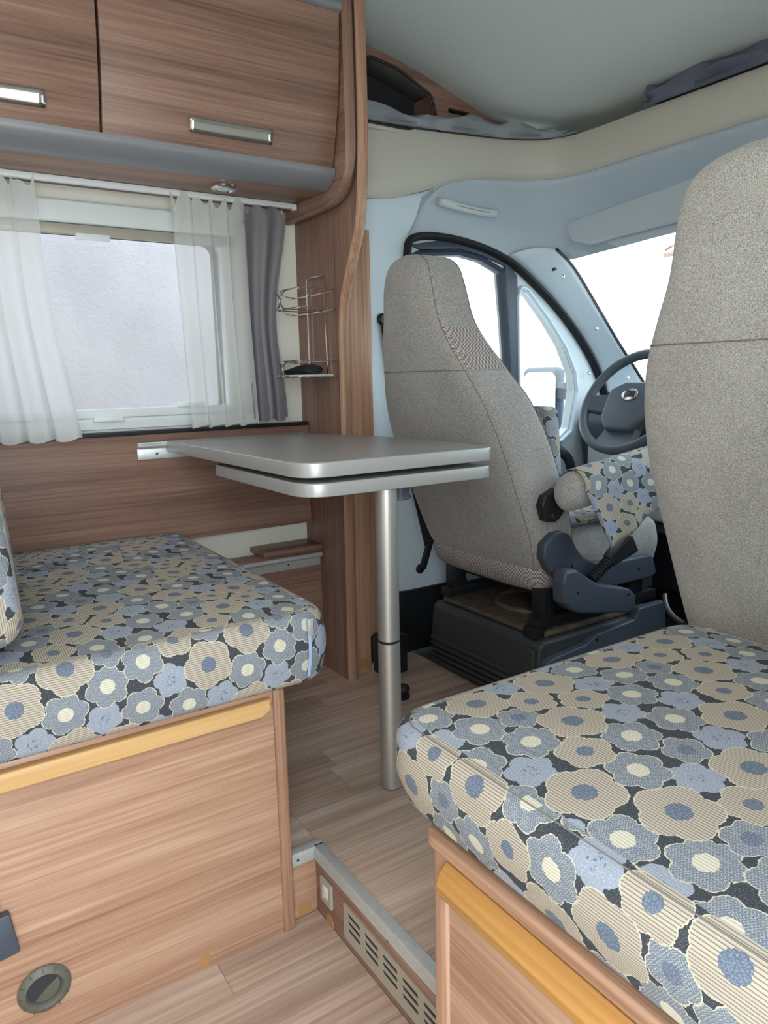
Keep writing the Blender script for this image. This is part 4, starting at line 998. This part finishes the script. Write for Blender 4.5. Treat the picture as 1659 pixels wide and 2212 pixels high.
cu, _, _, _ = cushion('seat_base', -1.862, -1.362, 1.40, 1.90, 0.345, 0.485, 0.06, 0.035, 0.012, M['seat'], ds, 2, 0.006)
def cropX(pts, X): return [tuple(onx(1150+a/2.949, 700+b/2.949, X)[1:]) for a, b in pts]
sc_ = cropX([(48, 1490), (58, 1395), (110, 1332), (170, 1315), (215, 1332), (262, 1425), (305, 1482), (372, 1512), (500, 1510), (740, 1462), (775, 1595), (600, 1640), (480, 1665), (300, 1690), (180, 1650), (90, 1575)], -1.345)
cv = plate('side_cover', [roundpoly(sc_, [0.02]*len(sc_), 3)], 'x', -1.362, 0.032, M['slate'], ds, 0.007, 3)
for (a, b) in ((252, 1540), (680, 1557)):
    p = onx(1150+a/2.949, 700+b/2.949, -1.33); lathe('screw_hole', [(0.006, 0), (0.005, 0.001), (0, 0.001)], (-1.3295, p[1], p[2]), (1, 0, 0), M['black'], cv, 14)
br_ = cropX([(38, 1160), (58, 1095), (140, 1040), (195, 1100), (190, 1165), (145, 1240), (120, 1258), (62, 1255)], -1.34)
bp = plate('armrest_bracket', [roundpoly(br_, [0.008]*8, 3)], 'x', -1.352, 0.028, M['black'], ds, 0.004, 2)
for (a, b) in ((78, 1110), (130, 1220)):
    p = onx(1150+a/2.949, 700+b/2.949, -1.324); lathe('screw', [(0.006, 0), (0.006, 0.002), (0.003, 0.002), (0.003, 0.0005), (0, 0.0005)], (-1.324, p[1], p[2]), (1, 0, 0), M['pedestal'], bp, 14)
AX = -1.29
a0 = np.array(onx(1232, 1062, AX)); a1 = np.array(onx(1400, 1008, AX)); ad = (a1-a0)/np.linalg.norm(a1-a0)
prof_r = [(0.0, 0.018), (0.006, 0.034), (0.018, 0.046), (0.04, 0.051), (0.10, 0.052), (0.26, 0.052), (0.38, 0.050), (0.40, 0.03)]
rws = []
for s, r in prof_r:
    c0 = a0+ad*(s-0.035); rws.append([(c0[0]+r*0.85*math.cos(2*PI*j/20), c0[1], c0[2]+r*math.sin(2*PI*j/20)) for j in range(20)])
loft('armrest', rws, M['seat'], ds)
# belt buckle on its flexible stalk
mb = cropX([(178, 1650), (192, 1575), (262, 1560), (335, 1612), (405, 1652), (600, 1682), (640, 1722), (640, 1800), (600, 1832), (290, 1842), (235, 1822), (182, 1775)], -1.28)
mo = plate('buckle_mount', [roundpoly(mb, [0.012]*12, 3)], 'x', -1.312, 0.045, M['slate'], ds, 0.008, 3)
for (a, b) in ((292, 1713), (612, 1723)):
    p = onx(1150+a/2.949, 700+b/2.949, -1.2665); lathe('screw_hole', [(0.005, 0), (0.0045, 0.001), (0, 0.001)], (-1.2672, p[1], p[2]), (1, 0, 0), M['black'], mo, 14)
s0_ = np.array(onx(1150+375/2.949, 700+1625/2.949, -1.285)); s1_ = np.array(onx(1150+495/2.949, 700+1500/2.949, -1.28)); s2_ = np.array(onx(1150+610/2.949, 700+1390/2.949, -1.275))
sd = s1_-s0_; L = np.linalg.norm(sd); prof = []
for k in range(9): prof += [(0.0125, L*k/9), (0.0165, L*(k+0.35)/9), (0.0165, L*(k+0.6)/9), (0.0125, L*(k+0.95)/9)]
lathe('flexible_sleeve', prof, tuple(s0_), tuple(sd), M['black'], ds, 18)
bd = s2_-s1_
V, F = sweep([tuple(s1_-0.1*bd), tuple(s1_+0.25*bd), tuple(s2_), tuple(s2_+0.08*bd)], [(-0.014, -0.017), (0.014, -0.017), (0.014, 0.017), (-0.014, 0.017)])
Vn = []
for i, v in enumerate(V):
    ring_i = i//4; cpt = [s1_-0.1*bd, s1_+0.25*bd, s2_, s2_+0.08*bd][ring_i]; k = [0.95, 1.15, 1.65, 1.5][ring_i]; Vn.append(cpt+(np.array(v)-cpt)*k)
bu = raw('buckle', Vn, F, M['black'], ds); md = bu.modifiers.new('round', 'BEVEL'); md.width = 0.003; md.segments = 2

# flowered throw over the armrest, pad and cushion on the seat
tw = thing('flowered_throw', 'flowered cloth draped over the driver seat armrest with a hanging corner', 'cloth', tuple(onx(1320, 1100, -1.25)))
rows_t = []; uvs = []
hang = np.array(onx(1322, 1168, -1.225))-np.array(onx(1275, 1045, -1.225)); hl_ = np.linalg.norm(hang)
NS, NT_ = 26, 26
for i in range(NS+1):
    s = i/NS; base_ = a0+ad*(0.005+0.34*s); row = []
    for j in range(NT_+1):
        t = j/NT_
        if t < 0.5:
            ang = math.radians(200-200*t/0.5); r_ = 0.056
            p = base_+np.array([r_*0.88*math.cos(ang), 0, r_*math.sin(ang)]); arc_ = 0.056*math.radians(200)*t/0.5
        else:
            k = (t-0.5)/0.5; Ls = 1.0-0.55*min(1, s*1.1)
            p = base_+np.array([0.049+0.006*math.sin(s*16+k*3)*k+0.010*k, 0, 0.0])+hang*k*Ls; arc_ = 0.195+hl_*k*Ls
        row.append(tuple(p)); uvs.append((0.34*s+0.05, -arc_))
    rows_t.append(row)
grid('cloth', rows_t, M['flower'], tw, thick=0.002, uv=uvs)
sp2 = thing('seat_pad', 'flowered seat pad lying on the driver seat below the armrest', 'pad', (-1.6, 1.65, 0.49))
cushion('cover', -1.84, -1.372, 1.44, 1.86, 0.500, 0.532, 0.04, 0.014, 0.006, M['flower'], sp2, 2, 0.002, None, (0.02, 0.05))
bp2 = thing('back_pad', 'dark side of a flowered back pad standing in front of the driver backrest', 'pad', (-1.6, 1.5, 0.54))
mt = Matrix.Translation((0, 1.468, 0.542)) @ Euler((math.radians(96), 0, 0)).to_matrix().to_4x4()
cushion('cover', -1.82, -1.405, 0.0, 0.285, -0.045, 0.0, 0.02, 0.012, 0.004, M['flower'], bp2, 2, 0.002, mt, (0.09, 0.02))

# pedestal
pd = thing('seat_pedestal', 'dark grey swivel pedestal box with louvred rear under the driver seat', 'pedestal', (-1.565, 1.58, 0))
plate('housing', [roundpoly([(1.352, 0.0), (1.338, 0.09), (1.348, 0.20), (1.365, 0.214), (1.82, 0.214), (1.83, 0.0)], [0.01, 0.02, 0.015, 0.005, 0.01, 0.01], 4)], 'x', -1.800, 0.475, M['pedestal'], pd, 0.010, 3)
for k in range(5):
    z = 0.022+0.019*k
    box('louvre', -1.790, -1.47+0.012*k, 1.328+0.002*abs(k-3), 1.352, z, z+0.011, M['pedestal'], pd, 0.003, 2)
plate('rear_cheek', [[(-1.47, 0.0), (-1.335, 0.0), (-1.335, 0.19), (-1.36, 0.195), (-1.40, 0.13)]], 'y', 1.332, 0.012, M['pedestal'], pd, 0.003, 2)
tpz = 0.216
box('turntable_plate', -1.775, -1.345, 1.372, 1.81, tpz, tpz+0.014, M['dust'], pd, 0.004)
tube('turntable_ring', [(-1.56+0.115*math.cos(a), 1.56+0.115*math.sin(a), tpz+0.018) for a in np.linspace(0, 2*PI, 40, endpoint=False)], 0.010, M['dust'], pd, True, n=8)
for x in (-1.77, -1.385):
    box('slide_rail', x, x+0.035, 1.36, 1.86, tpz+0.022, tpz+0.052, M['black'], pd, 0.004)
for x in (-1.78, -1.40):
    box('bracket', x, x+0.05, 1.385, 1.43, tpz+0.05, 0.345, M['black'], pd, 0.004)
    box('bracket', x+0.005, x+0.045, 1.74, 1.80, tpz+0.05, 0.345, M['black'], pd, 0.004)
box('seat_frame', -1.83, -1.38, 1.43, 1.88, 0.305, 0.343, M['black'], pd, 0.008)
box('rail_foot', -1.395, -1.345, 1.35, 1.385, tpz, tpz+0.03, M['black'], pd, 0.004)
for k in range(3):
    lathe('bolt', [(0.008, 0), (0.008, 0.012), (0.004, 0.016), (0, 0.016)], (-1.36-0.006*k, 1.40+0.05*k, tpz+0.014), (0, 0, 1), M['steel'], pd, 8)
plate('side_trim', [roundpoly([(1.345, 0.0), (1.345, 0.165), (1.38, 0.175), (1.50, 0.185), (1.54, 0.205), (1.70, 0.215), (1.72, 0.245), (1.84, 0.245), (1.85, 0.0)], [0.005]*9, 2)], 'x', -1.326, 0.026, M['slate'], pd, 0.004, 2)
p = onx(1150+412/2.949, 700+2010/2.949, -1.3); lathe('screw_hole', [(0.006, 0), (0.005, 0.001), (0, 0.001)], (-1.2998, p[1], p[2]), (1, 0, 0), M['black'], pd, 14)

# passenger seat: the same seat mirrored, standing further back
ps = thing('passenger_seat', 'beige grey fabric passenger seat back filling the right edge', 'seat', (-0.57, 1.45, 0.24))
fnp = lambda x, y, z: (-2.195-x, y-0.118, z*1.0)
PSEC = [(z, xl-0.01, xr+0.012, yr, dp) for z, xl, xr, yr, dp in SECS]
prow = [list(reversed(r)) for r in seat_rows(PSEC, fnp)]
pk = loft('backrest', prow, M['seat_p'], ps)
ip = zrow(prow, 0.955)
rear = sorted([p for p in prow[ip] if p[1] < np.mean([q[1] for q in prow[ip]])-0.03], key=lambda p: p[0])
tube('cross_seam', [(p[0], p[1]-0.0012, p[2]) for p in rear], 0.0009, M['piping'], pk, n=5)
lowp = [[(-2.195-x, y-0.118, z) for x, y, z in r] for r in low]
loft('lower_roll', lowp, M['seat_p'], ps)
cushion('seat_base', -0.84, -0.33, 1.30, 1.80, 0.345, 0.485, 0.06, 0.035, 0.012, M['seat_p'], ps, 2, 0.006)
box('seat_frame', -0.80, -0.37, 1.33, 1.76, 0.24, 0.345, M['black'], ps, 0.01)
box('pedestal', -0.82, -0.35, 1.26, 1.72, 0.0, 0.24, M['pedestal'], ps, 0.012, 3)
lb = [ony(1436, 1285, 1.30), ony(1440, 1310, 1.27), ony(1455, 1332, 1.24), ony(1478, 1348, 1.22)]
tube('recline_cable', catmull([tuple(p) for p in lb], 5), 0.005, M['black'], ps, n=8)

# ------------------------------------------------------------------ outside
struct(box('ground', -40, 30, -30, 60, -1.15, -1.10, M['ground'], None, 0))
tag(box('house_wall', -3.4, -3.15, -14.0, 1.72, -1.10, 3.6, M['stucco'], None, 0.01), 'rough white stucco house wall close outside the window', 'wall')
hs = thing('house', 'white house with pale terracotta tiled roof beyond the windscreen', 'house', (-4.0, 11.0, -1.1))
ce = ony(1432, 548, 10.0); 
box('facade', ce[0]+0.4, 14.0, 10.3, 18.0, -1.10, ce[2]+0.3, M['facade'], hs, 0.0)
roof = box('roof_deck', ce[0], 14.3, 10.0, 10.06, ce[2]-0.05, ce[2], M['tile'], hs, 0)
V = []; F = []
wid = 0.22
for r_ in range(14):
    for c_2 in range(40):
        x = ce[0]+0.02+c_2*wid+(0.11 if r_ % 2 else 0); y = 10.0+r_*0.30; z = ce[2]+0.02+r_*0.16
        o = len(V)
        for k in range(7):
            a = PI*k/6
            for (dy, dz) in ((0, 0.03), (0.36, 0.19)): V.append((x+wid/2-wid/2*math.cos(a), y+dy, z+dz-0.03+0.07*math.sin(a)))
        for k in range(6): F.append((o+2*k, o+2*k+1, o+2*k+3, o+2*k+2))
rt_ = raw('roof_tiles', V, F, M['tile'], hs); rt_['kind'] = 'stuff'
